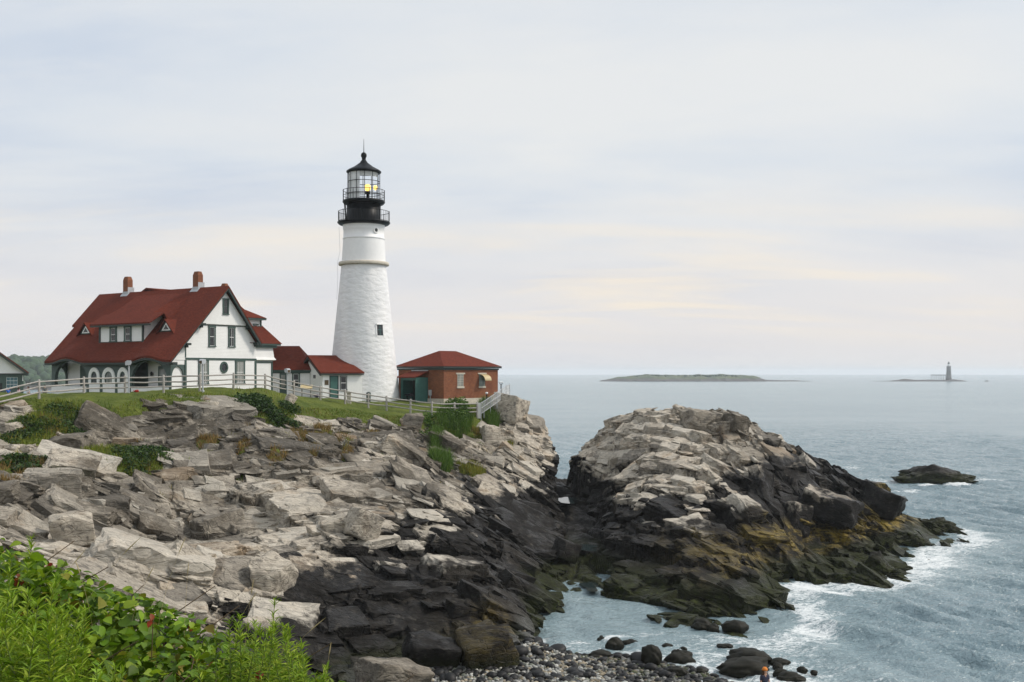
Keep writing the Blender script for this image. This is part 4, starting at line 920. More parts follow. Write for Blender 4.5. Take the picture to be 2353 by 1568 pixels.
for y0, lab in ((1.9, None), (5.04, None)):
    f = MB(); B(f, 'x', 0, .0, .06, y0 - .2, y0 + 1.05, 3.06, 3.2); fr = f.build('window', M['stone_trim'], bk)
    f = MB(); B(f, 'x', 0, 0, .09, y0 - .08, y0 + .92, 1.66, 1.84); f.build('sill', M['stone_trim'], fr)
    B(MB(), 'x', 0, .003, .015, y0, y0 + .84, 1.84, 3.06).build('pane', M['curtain_glass'], fr)
    s_ = MB()
    for k in range(5): B(s_, 'x', 0, .015, .03, y0 + .84 * k / 4 - .015, y0 + .84 * k / 4 + .015, 1.84, 3.06)
    for k in range(6): B(s_, 'x', 0, .015, .028, y0, y0 + .84, 1.84 + 1.2 * k / 5 - .012, 1.84 + 1.2 * k / 5 + .012)
    s_.build('sash', M['teal_paint' if y0 > 3 else 'stone_trim'], fr)
m = MB(); arc = [(.02 + .78 * math.sin(R(90) * k / 10), 2.42 + .62 * math.cos(R(90) * k / 10)) for k in range(11)]
m.add([(x, y, z) for y in (5.1, 6.05) for x, z in arc] + [(x - .03, y, z - .03) for y in (5.1, 6.05) for x, z in arc], [q for k in range(10) for q in ((k, k + 1, 12 + k, 11 + k), (22 + k, 33 + k, 34 + k, 23 + k), (k, 22 + k, 23 + k, k + 1), (11 + k, 12 + k, 34 + k, 33 + k))])
m.add([(.02, 6.05, 2.42)] + [(x, 6.05, z) for x, z in arc], [(0, k, k + 1) for k in range(1, 11)]); m.build('window_hood', M['tan_metal'], bk)
en = MB(); en.box(-2.34, -2.24, -1.65, 0, -.8, 2.74); en.box(-4.45, -4.35, -1.65, 0, -.8, 2.74); en.box(-4.35, -2.34, -1.65, -1.5, 2.45, 2.74); en.box(-4.35, -4.2, -1.62, -1.5, -.8, 2.45)
eo = en.build('entry_porch', M['teal_paint'], bk)
m = MB(); m.box(-4.35, -2.34, -.08, -.003, -.8, 2.7); m.build('door', M['dark_inside'], eo)  # dark sheet standing in for the shade inside the entry opening
m = MB(); quad_slab(m, (-4.75, -1.95, 2.80), (-2.1, -1.95, 2.80), (-2.1, 0, 3.36), (-4.75, 0, 3.36), .1); m.build('porch_roof', M['red_shingles'], eo)
m = MB(); m.box(-4.6, -2.2, -.05, -.002, 3.38, 3.47); m.build('flashing', M['flashing'], eo)
m = MB(); m.tube([(-3.9, -1.55, 1.0), (-3.2, -1.75, 1.0), (-2.5, -1.95, 1.05)], [.08, .1, .2], 12); m.tube([(-3.5, -1.66, 1.0), (-3.5, -1.66, -.6)], .06, 8); m.build('fog_horn', M['black_iron'], eo)
m = MB(); m.box(-2.0, -1.7, -.16, -.002, .95, 1.5); m.tube([(-1.8, -.1, .95), (-1.8, -.1, -.5)], .04, 6); m.build('meter_box', M['galvanised'], bk)

# ------------------------------------------------------------------ the shed at the left edge
ox, oy, _ = at(0, 857, 160)
sh = empty('gabled_building', (ox, oy, 10.3), R(25)); sh.scale = (.88, .88, 1); tag(sh, 'white gabled building with dark green lower wall and paned window at the left edge', 'building')
m = MB(); m.prism([(-9.5, 3.62), (3.56, 3.62), (3.56, 3.9), (-3, 8.3), (-9.5, 3.9)], 'y', 0, 9); m.build('gable', M['white_clapboard'], sh)
m = MB(); m.box(-9.5, 3.56, .05, 9, -1, 3.61); m.build('wall', M['green_trim'], sh)
m = MB(); quad_slab(m, (-3, -.7, 8.75), (4.35, -.7, 3.78), (4.35, 9.4, 3.78), (-3, 9.4, 8.75), .2); quad_slab(m, (-10.3, -.7, 3.78), (-3, -.7, 8.75), (-3, 9.4, 8.75), (-10.3, 9.4, 3.78), .2); m.build('roof', M['red_shingles'], sh)
m = MB()
for (x0, z0), (x1, z1) in (((-3, 8.54), (4.3, 3.6)), ((-10.2, 3.6), (-3, 8.54))): m.add([(x, y, z - d_) for y in (-.72, -.55) for x, z in ((x0, z0), (x1, z1)) for d_ in (0, .35)], [(0, 1, 3, 2), (4, 6, 7, 5), (0, 4, 5, 1), (2, 3, 7, 6), (0, 2, 6, 4), (1, 5, 7, 3)])
m.box(-9.6, 3.8, -.12, -.002, 3.4, 3.62); m.box(3.3, 4.2, -.6, .04, 3.3, 3.55); m.build('rake_board', M['dark_trim'], sh)
window(sh, 'y', .05, .85, 2.78, 1.5, 3.05, .12, 'green_trim', 'blue_glass', 2, 2)
m = MB(); m.box(3.38, 3.5, -.0, .045, 2.5, 3.33); m.build('downpipe', M['white_paint'], sh)
m = MB(); m.box(-.3, .35, -.02, .045, -.8, 2.2); m.build('door', M['dark_inside'], sh)

# ------------------------------------------------------------------ fence, railing, lamps
fen = empty('rail_fence', at(458, 896, 86.5)); tag(fen, 'weathered grey three rail wooden fence running along the grassy clifftop', 'fence')
FP = [(-52, 948, 75), (89.8, 913.4, 79), (192.6, 905, 82.5), (287.5, 901.6, 84.5), (376.2, 899.4, 85.5), (458.8, 896.6, 86.5), (536.3, 893.4, 89.5), (609.3, 893.2, 95), (675, 907.5, 97), (735.9, 919.4, 98.5), (792.9, 927.8, 99.5), (846.3, 936.4, 100.5), (888.4, 942, 101), (942.9, 949, 101), (992, 955.2, 100), (1044, 957, 101), (1096.7, 955.6, 102)]
fo = Vector(fen.location); pts = [Vector(at(*p)) - fo for p in FP]; rf_ = random.Random(3)
for i, p in enumerate(pts):
    m = MB(); lx_, ly_ = rf_.uniform(-.03, .03), rf_.uniform(-.03, .03)
    m.tube([p + Vector((0, 0, -.6)), p + Vector((lx_ * .5, ly_ * .5, .6)), p + Vector((lx_, ly_, 1.25)), p + Vector((lx_, ly_, 1.29))], [.10, .095, .09, .05], 8); m.build('post', M['grey_wood'], fen)
for a, b in zip(pts[:-1], pts[1:]):
    for hgt in (1.12, .74, .36):
        m = MB(); j = [rf_.uniform(-.03, .03) for _ in range(4)]
        m.tube([a + Vector((0, -.03, hgt + j[0])), a.lerp(b, .5) + Vector((0, -.03, hgt - .02 + j[1])), b + Vector((0, -.03, hgt + j[2]))], [.055, .062, .055], 7); m.build('rail', M['grey_wood'], fen)
RP = [(1105.5, 953, 102), (1112, 949, 102.3), (1127, 938.5, 103), (1142, 928, 104), (1153, 919.5, 105), (1163, 912.5, 106), (1171, 909, 107)]
ro = Vector(at(*RP[0])); ral = empty('metal_railing', ro); tag(ral, 'pale metal railing climbing the bare rock at the end of the wooden fence', 'railing')
rp = [Vector(at(*p)) - ro for p in RP]
for p in rp: m = MB(); m.tube([p + Vector((0, 0, -.5)), p + Vector((0, 0, 1.15))], .035, 6); m.build('post', M['galvanised'], ral)
for hgt in (1.08, .6, .1): m = MB(); m.tube([p + Vector((0, 0, hgt)) for p in rp], .026, 6); m.build('rail', M['galvanised'], ral)
m = MB()
for a, b in zip(rp[:-1], rp[1:]):
    k = max(2, int((b - a).length / .13))
    for i in range(1, k): q = a.lerp(b, i / k); m.tube([q + Vector((0, 0, .1)), q + Vector((0, 0, 1.08))], .014, 4)
m.build('bars', M['white_paint'], ral)
m = MB(); m.box(-.34, -.04, -.04, .04, -.35, 1.1); m.build('end_panel', M['grey_white'], ral)

def floodlight(px, py, Y, h, label, rz):
    r_ = empty('floodlight_post', at(px, py, Y), rz); tag(r_, label, 'floodlight', 'floodlights on poles along the fence')
    m = MB(); m.tube([(0, 0, -.6), (0, 0, h - .35)], .055, 8); m.tube([(0, 0, h - .36), (0, 0, h - .2), (.0, .03, h - .05)], .05, 8); m.box(-.09, .09, -.09, .09, -.1, .02); m.build('pole', M['galvanised'], r_)
    m = MB(); m.prism([(-.26, -.19), (-.26, .10), (-.1, .2), (.16, .18), (.2, .0), (.12, -.16)], 'y', -.17, .17)
    for i in range(len(m.v)): m.v[i] = (m.v[i][0], m.v[i][1], m.v[i][2] + h - .1)
    hd = m.build('lamp_head', M['galvanised'], r_)
    m = MB(); m.box(-.275, -.262, -.13, .13, h - .25, h - .04); m.build('lens', M['stem_brown'], hd)
floodlight(296, 902, 84.2, 2.36, 'grey floodlight on a pole in front of the arched porch windows', .3)
floodlight(466, 897.5, 86.2, 2.36, 'grey floodlight on a pole in front of the white gable of the house', 1.1)
floodlight(660, 906, 96.4, 2.15, 'grey floodlight on a pole in front of the low wing', 2.4)
def path_lamp(px, py, Y, h, label, k):
    r_ = empty('lamp_post', at(px, py, Y)); tag(r_, label, 'lamp')
    m = MB(); m.tube([(0, 0, -1.2), (0, 0, h * .62)], .05, 8)
    for a in range(4 if k else 0): m.tube([(0, 0, h * .6), (.13 * math.cos(a * 1.571), .13 * math.sin(a * 1.571), h * .75), (.14 * math.cos(a * 1.571), .14 * math.sin(a * 1.571), h * .95)], .022, 5)
    if not k: m.tube([(0, 0, h * .6), (0, 0, h * .8)], .045, 8)
    m.build('post', M['black_iron'], r_)
    m = MB(); m.lathe([(.01, h * .93), (.22, h * .93), (.24, h * .97), (.2, h), (.01, h * 1.03)] if k else [(.01, h * .76), (.11, h * .78), (.13, h * .9), (.1, h), (.01, h * 1.02)], 16); m.build('lamp_cap', M['white_paint'], r_)
path_lamp(1151.3, 896, 106, .76, 'black lamp with flat white top on prongs right of the brick building', 1)
path_lamp(1118.3, 920, 104.5, .76, 'short black post with small round white lamp in front of the brick wall', 0)

def simple(name, px, py, Y, label, cat, builder):
    r_ = empty(name, at(px, py, Y)); tag(r_, label, cat); builder(r_); return r_
def bin_(r_):
    m = MB(); m.lathe([(.01, -.3), (.19, -.3), (.22, .5), (.2, .52), (.01, .5)], 14); m.build('body', M['green_trim'], r_); m = MB(); m.lathe([(.23, .52), (.24, .56), (.12, .64), (.01, .66)], 14); m.build('lid', M['dark_trim'], r_)
simple('litter_bin', 846.8, 917, 103, 'dark green litter bin at the foot of the white lighthouse', 'bin', bin_)
def plinth(r_):
    m = MB(); m.box(-.18, .18, -.18, .18, -.6, .7); m.build('shaft', M['stone_trim'], r_); m = MB(); m.box(-.24, .24, -.24, .24, .7, .8); m.build('cap', M['stone_trim'], r_)
simple('stone_bollard', 802, 921, 101, 'short pale stone bollard in front of the small white annex', 'bollard', plinth)
def board(r_):
    m = MB(); m.add([(x, y, z + d_) for x in (-.55, .55) for y, z in ((-.3, .55), (.3, .85)) for d_ in (0, .06)], [(0, 1, 3, 2), (4, 6, 7, 5), (0, 4, 5, 1), (2, 3, 7, 6), (0, 2, 6, 4), (1, 5, 7, 3)]); m.build('panel', M['tan_metal'], r_)
    for x in (-.4, .4): m = MB(); m.box(x - .05, x + .05, -.05, .05, -.5, .66); m.build('leg', M['grey_wood'], r_)
simple('information_board', 704, 908, 99, 'slanted brown information board behind the fence by the low wing', 'sign', board)
# ------------------------------------------------------------------ plants
def pick(cols, n, r_):
    c = np.array(cols)[r_.integers(len(cols), size=n)]; return c * r_.uniform(.75, 1.25, (n, 1))
def scatter(name, mats, tplv, tplf, pos, mat3, scl, col, parent=None):
    """many copies of one small shape in ONE mesh"""
    n = len(pos); k = len(tplv)
    V = np.einsum('nij,kj->nki', mat3, tplv) * np.asarray(scl).reshape(n, 1, -1) if np.asarray(scl).ndim == 1 else np.einsum('nij,nkj->nki', mat3, tplv[None] * np.asarray(scl)[:, None, :])
    V = V + pos[:, None, :]
    Fc = tplf[None] + (np.arange(n) * k)[:, None, None]
    C = np.ones((n, k, 4), np.float32); C[:, :, :3] = col[:, None, :]; C[:, :, 3] = 1
    return mesh_np(name, V.reshape(-1, 3), Fc.reshape(-1, tplf.shape[1]), mats, parent, True, {'tint': ('FLOAT_COLOR', C.reshape(-1, 4))})
def frames(az, tilt, roll):
    ca, sa, ct, st, cr_, sr = np.cos(az), np.sin(az), np.cos(tilt), np.sin(tilt), np.cos(roll), np.sin(roll); z = np.zeros_like(ca); o = z + 1
    Rz = np.stack([np.stack([ca, -sa, z], -1), np.stack([sa, ca, z], -1), np.stack([z, z, o], -1)], -2)
    Ry = np.stack([np.stack([ct, z, st], -1), np.stack([z, o, z], -1), np.stack([-st, z, ct], -1)], -2)
    Rx = np.stack([np.stack([o, z, z], -1), np.stack([z, cr_, -sr], -1), np.stack([z, sr, cr_], -1)], -2)
    return Rz @ Ry @ Rx
# leaf lying along +x, folded at the midrib
def leaf_tpl(prof, fold=.16, droop=.22):
    v = []; f = []
    for x, w_ in prof: v += [(x, -w_, fold * w_ * 1.6 - droop * x * x), (x, 0, -droop * x * x - .02), (x, w_, fold * w_ * 1.6 - droop * x * x)]
    for i in range(len(prof) - 1):
        a = i * 3; f += [(a, a + 3, a + 4, a + 1), (a + 1, a + 4, a + 5, a + 2)]
    return np.array(v, float), np.array(f)
BROAD = leaf_tpl([(0, .02), (.06, .20), (.2, .35), (.36, .41), (.52, .38), (.68, .28), (.82, .17), (.93, .07), (1.02, .0)])
LANCE = leaf_tpl([(0, .015), (.15, .06), (.35, .085), (.6, .07), (.82, .035), (1, 0)], .3, .30)
BLADE = (np.array([(0, -.5, 0), (0, .5, 0), (.05, -.38, .4), (.05, .38, .4), (.22, -.2, .78), (.22, .2, .78), (.42, 0, 1)], float), np.array([(0, 1, 3, 2), (2, 3, 5, 4), (4, 5, 6, 6)]))
BLADE = (BLADE[0], np.array([(0, 1, 3, 2), (2, 3, 5, 4)])) if False else BLADE
# --- grass of the clifftop
r_ = np.random.default_rng(21)
BT = (np.array([(0, -.5, 0), (0, .5, 0), (.10, -.3, .55), (.10, .3, .55), (.38, -.06, 1), (.38, .06, 1)], float), np.array([(0, 1, 3, 2), (2, 3, 5, 4)]))
def vg(x, y): return lut(veg, x, y, fx[0], fy[0], DX)
def ground_pts(n, x0, x1, y0, y1, f):
    x = r_.uniform(x0, x1, n * 3); y = r_.uniform(y0, y1, n * 3); k = f(x, y); return x[k][:n], y[k][:n]
gx_, gy_ = ground_pts(64000, -46, 1, 66, 104, lambda x, y: (vg(x, y) > .45) & (y < np.interp(x, crest[:, 0], crest[:, 1]) + 5) & (y / (np.abs(x) + .01) > 1.9))
pc = np.array([(c[0], c[1], rx, ry, {'shrub': 0, 'fresh': 1, 'dry': 2, 'gold': 3}[kd]) for c, rx, ry, kd in PW])
kind = np.full(len(gx_), -1)
for row in pc:
    kind = np.where(np.hypot((gx_ - row[0]) / row[2], (gy_ - row[1]) / row[3]) < 1.15, row[4], kind)
tx_, ty_, tk = [], [], []
for row in pc:                                           # tufts in the cracks
    n_ = {0: 500, 1: 1500, 2: 420, 3: 420}[int(row[4])]
    a = r_.uniform(0, 6.28, n_); q = np.sqrt(r_.random(n_)) * 1.05; cl = r_.integers(0, 7, n_)
    ccx = r_.uniform(-.8, .8, 7)[cl]; ccy = r_.uniform(-.8, .8, 7)[cl]
    if row[4] == 2: tx_.append(row[0] + (ccx + .22 * q * np.cos(a)) * row[2]); ty_.append(row[1] + (ccy + .22 * q * np.sin(a)) * row[3])
    else: tx_.append(row[0] + q * np.cos(a) * row[2]); ty_.append(row[1] + q * np.sin(a) * row[3])
    tk.append(np.full(n_, row[4]))
for i in range(380):                                     # stray tufts over the upper rocks
    x = r_.uniform(-40, -2); y = np.interp(x, crest[:, 0], crest[:, 1]) - r_.uniform(0, 1) ** 1.7 * 17; n_ = 46
    tx_.append(x + r_.normal(0, .22, n_)); ty_.append(y + r_.normal(0, .22, n_)); tk.append(np.full(n_, r_.choice([2, -1, -1, -1, 3, 3])))
gx_ = np.concatenate([gx_] + tx_); gy_ = np.concatenate([gy_] + ty_); kind = np.concatenate([kind] + tk).astype(int)
n = len(gx_); patch = fbm(gx_ * .28, gy_ * .28, 55, 4)
hgt = np.where(kind == -1, r_.uniform(.08, .24, n) * (.5 + patch) * np.where(gy_ < np.interp(gx_, crest[:, 0], crest[:, 1]) - 1, 1.8, 1), 0); hgt = np.where(kind == -1, hgt, np.where(kind == 1, r_.uniform(.4, 1.15, n), np.where(kind >= 2, r_.uniform(.2, .55, n), r_.uniform(.12, .42, n) * (.6 + patch))))
col = np.where((patch > .50)[:, None], pick([(.17, .21, .022), (.21, .23, .03), (.13, .18, .022)], n, r_), pick([(.10, .155, .018), (.075, .125, .016), (.13, .17, .022)], n, r_))
dry = r_.random(n) < np.where((gx_ > -22) & (patch > .47), .32, .10)
col = np.where(dry[:, None], pick([(.20, .16, .06), (.26, .2, .08), (.17, .16, .04)], n, r_), col)
col = np.where((kind == 1)[:, None], pick([(.085, .16, .022), (.11, .185, .028), (.06, .12, .018)], n, r_), col)
col = np.where((kind == 2)[:, None], pick([(.26, .17, .06), (.19, .12, .05), (.16, .15, .05), (.30, .19, .06)], n, r_), col)
col = np.where((kind == 3)[:, None], pick([(.20, .21, .03), (.27, .23, .04), (.14, .17, .03)], n, r_), col)
gz_ = zf(gx_, gy_) - .04
gr = scatter('clifftop_grass', M['grass_blade'], BT[0], BT[1], np.stack([gx_, gy_, gz_], -1), frames(r_.uniform(0, 6.28, n), r_.normal(0, .22, n), r_.normal(0, .15, n)), np.stack([hgt, r_.uniform(.03, .075, n), hgt], -1), col)
tag(gr, kind='stuff')

def leaf_cloud(name, label, c, rx, ry, rz, n, size, cols, cat='shrub', stems=14, lobes=9):
    root = empty(name, (c[0], c[1], c[2])); tag(root, label, cat)
    lc = r_.normal(0, .42, (lobes, 3)) * (rx, ry, 0); lc[:, 2] = rz * r_.uniform(.25, .8, lobes) * (1 - .5 * np.hypot(lc[:, 0] / rx, lc[:, 1] / ry))
    li = r_.integers(0, lobes, n); d = r_.normal(0, 1, (n, 3)); d /= np.linalg.norm(d, axis=1, keepdims=True)
    rad = (r_.random(n) ** .45)[:, None] * np.array([rx * .42, ry * .42, rz * .38]) 
    p = lc[li] + d * rad
    gz = zf(c[0] + p[:, 0], c[1] + p[:, 1]) - c[2]; p[:, 2] = np.maximum(p[:, 2], .03) + gz
    scatter('foliage', M['leaf'], BROAD[0], BROAD[1], p, frames(r_.uniform(0, 6.28, n), r_.normal(-.1, .5, n), r_.normal(0, .6, n)), size * r_.uniform(.6, 1.3, n), pick(cols, n, r_), root)
    m = MB()
    for q in lc: 
        z0 = float(zf(c[0] + q[0] * .5, c[1] + q[1] * .5) - c[2])
        m.tube([(q[0] * .5, q[1] * .5, z0 - .1), (q[0] * .8, q[1] * .8, z0 + q[2] * .6), (q[0], q[1], z0 + q[2] + .1)], [.035, .025, .008], 5)
    m.build('stem', M['stem_brown'], root)
    return root
DK = [(.026, .06, .010), (.04, .085, .014), (.06, .11, .018), (.02, .045, .010)]; FR = [(.06, .13, .018), (.09, .17, .022), (.12, .20, .028), (.04, .09, .014)]
for (px, py, rxp, ry, rz, n_, lab, cols) in (
    (600, 942, 66, 3.4, .8, 5200, 'wide dark green shrub on the crest below the gable end of the house', DK),
    (325, 1045, 78, 3.4, .6, 5200, 'dark green shrub in the hollow of the rocks below the porch', DK),
    (165, 965, 85, 3.2, .38, 3600, 'low dark shrub spilling down the left part of the rocks', DK + FR[:1]),
    (40, 990, 62, 2.6, .35, 2400, 'low shrub on the rocks at the left edge', DK),
    (55, 1065, 48, 2, .5, 1600, 'small dark shrub in the rock crevice low at the left edge', DK),
    (1050, 955, 34, 3.4, 1.5, 3200, 'bright green bush growing up against the end of the wooden fence', FR),
    (995, 985, 30, 3.0, 1.1, 1800, 'green bush hanging over the rock ledge below the brick building', FR),
    (1130, 965, 14, 1.6, .8, 700, 'small green bush under the metal railing', FR)):
    x, y, z = hit(px, py); leaf_cloud('shrub', lab, (x, y, z), rxp * y / F, ry, rz, n_, .20 if cols is DK else .17, cols)
def flower_clump(px, py, Y, lab, col):
    root = empty('flower_clump', at(px, py, Y)); root.scale = (.6, .6, .6); tag(root, lab, 'flowers'); n_ = 90
    p = r_.normal(0, 1, (n_, 3)) * (.13, .10, .06) + (0, 0, .25)
    scatter('leaves', M['leaf'], BROAD[0], BROAD[1], p - (0, 0, .1), frames(r_.uniform(0, 6.28, n_), r_.normal(0, .5, n_), r_.normal(0, .5, n_)), np.full(n_, .12), pick(FR, n_, r_), root)
    scatter('petals', M['leaf'], BROAD[0], BROAD[1], p + (0, 0, .06), frames(r_.uniform(0, 6.28, n_), r_.normal(0, .7, n_), r_.normal(0, .7, n_)), np.full(n_, .2), pick([col], n_, r_), root)
flower_clump(314, 905, 87, 'clump of red flowers behind the fence in front of the porch', (.55, .04, .02))
flower_clump(728, 914, 100, 'clump of purple flowers by the corner of the small annex', (.16, .07, .30))

# --- the bramble thicket in front of the camera
r_ = np.random.default_rng(33)
n = 19000
x = r_.uniform(-4.6, -.7, n); y = r_.uniform(3.4, 8.3, n)
lump = fbm(x * 1.3, y * 1.3, 61, 3) - .5
edge = sstep(8.3, 7.6, y + lump * .8)
top = canopy(x, y) + lump * .34 - (1 - edge) * .5
dep = r_.random(n) ** 1.5
keep = r_.random(n) < (.55 + .9 * sstep(-3.2, -2.6, x + .22 * (y - 6)) + .1)
p = np.stack([x, y, top - dep * .5], -1)
scrub = np.array([(.085, .165, .008), (.115, .205, .010), (.155, .25, .012), (.06, .12, .008), (.21, .30, .016)])
col = pick(scrub, n, r_); ye = r_.random(n) < .05; col[ye] = pick([(.22, .22, .02), (.2, .16, .02)], ye.sum(), r_); rd = r_.random(n) < .010; col[rd] = pick([(.28, .03, .012), (.24, .08, .02)], rd.sum(), r_)
col *= r_.uniform(.6, 1.5, (n, 1)); sz = r_.uniform(.04, .10, n)
th = empty('bramble_thicket', (0, 0, 0)); th.location = (-2.6, 6.2, 12.0)
tag(th, 'dense dark green bramble thicket with broad leaves filling the near left corner', 'bramble thicket')
tag(scatter('leaves', M['leaf'], BROAD[0], BROAD[1], (p - np.array([-2.6, 6.2, 12.0]))[keep], frames(r_.uniform(0, 6.28, n), r_.normal(.25, .42, n), r_.normal(0, .45, n))[keep], sz[keep], col[keep], th), kind='stuff')
m = MB(); rs = random.Random(4)
for i in range(95):
    x = rs.uniform(-4.2, -.9); y = rs.uniform(4.4, 7.9); z = float(canopy(x, y)) - 12; a = rs.uniform(0, 6.28)
    m.tube([(x + 2.6, y - 6.2, z - .75), (x + 2.6 + .2 * math.cos(a), y - 6.2 + .2 * math.sin(a), z - .2), (x + 2.6 + .5 * math.cos(a), y - 6.2 + .5 * math.sin(a), z - .03)], [.006, .005, .003], 5)
tag(m.build('canes', M['stem_brown'], th), kind='stuff')
for (px, py, Yd, lab) in ((348, 1420, 6.7, 'sprig of red leaves standing out in the middle of the bramble thicket'), (42, 1330, 7.0, 'sprig of red leaves at the left edge of the thicket'), (600, 1545, 6.3, 'reddish leaf sprig low in the thicket near the bottom of the picture')):
    q = at(px, py, Yd); k = 4; root = empty('leaf_sprig', q); tag(root, lab, 'leaf sprig')
    scatter('leaves', M['leaf'], BROAD[0], BROAD[1], r_.normal(0, .014, (k, 3)), frames(r_.uniform(3.6, 5.8, k), r_.normal(.7, .25, k), r_.normal(0, .5, k)), r_.uniform(.028, .045, k), pick([(.34, .045, .012), (.28, .06, .015)], k, r_), root)
    m = MB(); m.tube([(0, 0, -.25), (.01, 0, 0)], .003, 5); m.build('stem', M['stem_brown'], root)
# --- leafy stems (narrow leaves all round a stem)
def leafy_stem(seed, h, nl, ll, cols, name='goldenrod', bend=.10):
    q = np.random.default_rng(seed); root = empty(name)
    t_ = np.sort(q.uniform(.12, 1, nl)); az = np.arange(nl) * 2.4 + q.normal(0, .3, nl); bx_ = bend * t_ ** 2
    p = np.stack([bx_, 0 * t_, t_ * h], -1)
    tl = -(.15 + .95 * t_ ** 2) + q.normal(0, .18, nl)
    c = pick(cols, nl, q) * (.75 + .55 * t_[:, None])
    scatter('leaves', M['leaf'], LANCE[0], LANCE[1], p, frames(az, tl, q.normal(0, .3, nl)), ll * (1.1 - .62 * t_) * q.uniform(.8, 1.2, nl), c, root)
    m = MB(); m.tube([(0, 0, -.3), (bend * .25, 0, h * .5), (bend, 0, h)], [.0042, .0034, .0015], 6); m.build('stem', M['stem_green'], root); return root
LG = [(.17, .27, .014), (.22, .32, .02), (.13, .22, .012), (.27, .34, .03)]
protoA = [leafy_stem(i, .78 + .07 * i, 92, .125, LG) for i in range(4)]; protoB = [leafy_stem(10 + i, .55 + .06 * i, 64, .10, LG, 'goldenrod', .06) for i in range(4)]
rs = random.Random(9)
def plant(protos, spots, label, group, used=set()):
    for i, (x, y, z, s_) in enumerate(spots):
        pr = protos[i % len(protos)]
        o = copy_tree(pr) if id(pr) in used else pr
        used.add(id(pr)); o.location = (x, y, z); o.rotation_euler = (rs.uniform(-.13, .13), rs.uniform(-.13, .13), rs.uniform(0, 6.28)); o.scale = (s_, s_, s_ * rs.uniform(.9, 1.1))
        tag(o, label, 'goldenrod', group)
sp_ = []
for i in range(70):
    px = rs.uniform(-40, 215) ; Yd = rs.uniform(4.9, 6.6); top_py = 1568 - (1 - (max(px, 0) / 250) ** 1.3) * rs.uniform(20, 240) + rs.uniform(-12, 30)
    q = at(px, top_py, Yd); h = rs.uniform(.9, 1.1); sp_.append((q[0], q[1], q[2] - .84 * h, h))
for px, py, Yd in ((62, 1262, 7.4), (8, 1240, 7.6), (120, 1330, 6.9), (175, 1400, 6.4), (95, 1395, 6.3), (40, 1330, 6.9)):
    q = at(px, py, Yd); sp_.append((q[0], q[1], q[2] - .84, 1.0))
plant(protoA, sp_, 'bright green leafy goldenrod stem among the others in the lower left corner', 'goldenrod stems in the lower left corner')
sp_ = []
for i in range(64):
    px = rs.uniform(500, 742); Yd = rs.uniform(6.1, 7.5); f_ = (px - 500) / 242
    top_py = 1515 - 60 * math.sin(math.pi * min(1, f_ * 1.05)) + 35 * max(0, f_ - .75) * 4 + rs.uniform(-22, 60)
    q = at(px, top_py, Yd); h = rs.uniform(.75, 1.1); sp_.append((q[0], q[1], q[2] - .62 * h, h))
plant(protoB, sp_, 'bright green narrow leaved stem in the clump right of the bramble thicket', 'leafy stems right of the thicket')
q = at(822, 1522, 6.5); o = copy_tree(protoB[1]); o.location = (q[0], q[1], q[2] - .6); o.rotation_euler = (.05, .03, 1); tag(o, 'single leafy green stem standing apart beside the pebbles at the bottom', 'goldenrod')
# --- tall dry grass stalks
def stalk(px, py, Yd, L, lean, i):
    q = at(px, py, Yd); root = empty('grass_stalk', (q[0], q[1], q[2] - L)); tag(root, 'thin dry grass stalk with a pale seed head sticking out above the thicket', 'grass stalk', 'dry grass stalks above the thicket')
    b = lambda t_: (lean * t_ ** 1.8 * L, .02 * math.sin(i), L * t_)
    m = MB(); m.tube([b(k / 6) for k in range(7)], [.0012, .0011, .001, .0009, .0008, .0007, .0005], 5); m.build('stem', M['dry_straw'], root)
    m = MB(); m.tube([b(.86 + .14 * k / 5) for k in range(6)], [.001, .003, .0035, .003, .002, .0006], 5); m.build('seed_head', M['dry_straw'], root)
for i, a in enumerate([(70, 1262, 6.9, .7, .5), (150, 1235, 6.6, .75, .6), (355, 1235, 7.2, .8, .25), (290, 1300, 7.1, .6, .3), (560, 1330, 7.3, .7, .1), (425, 1290, 7.3, .6, .05), (740, 1475, 6.5, .55, .1), (505, 1360, 7.1, .6, .4), (215, 1290, 6.8, .6, -.2), (590, 1420, 6.7, .6, .7)]): stalk(*a, i)

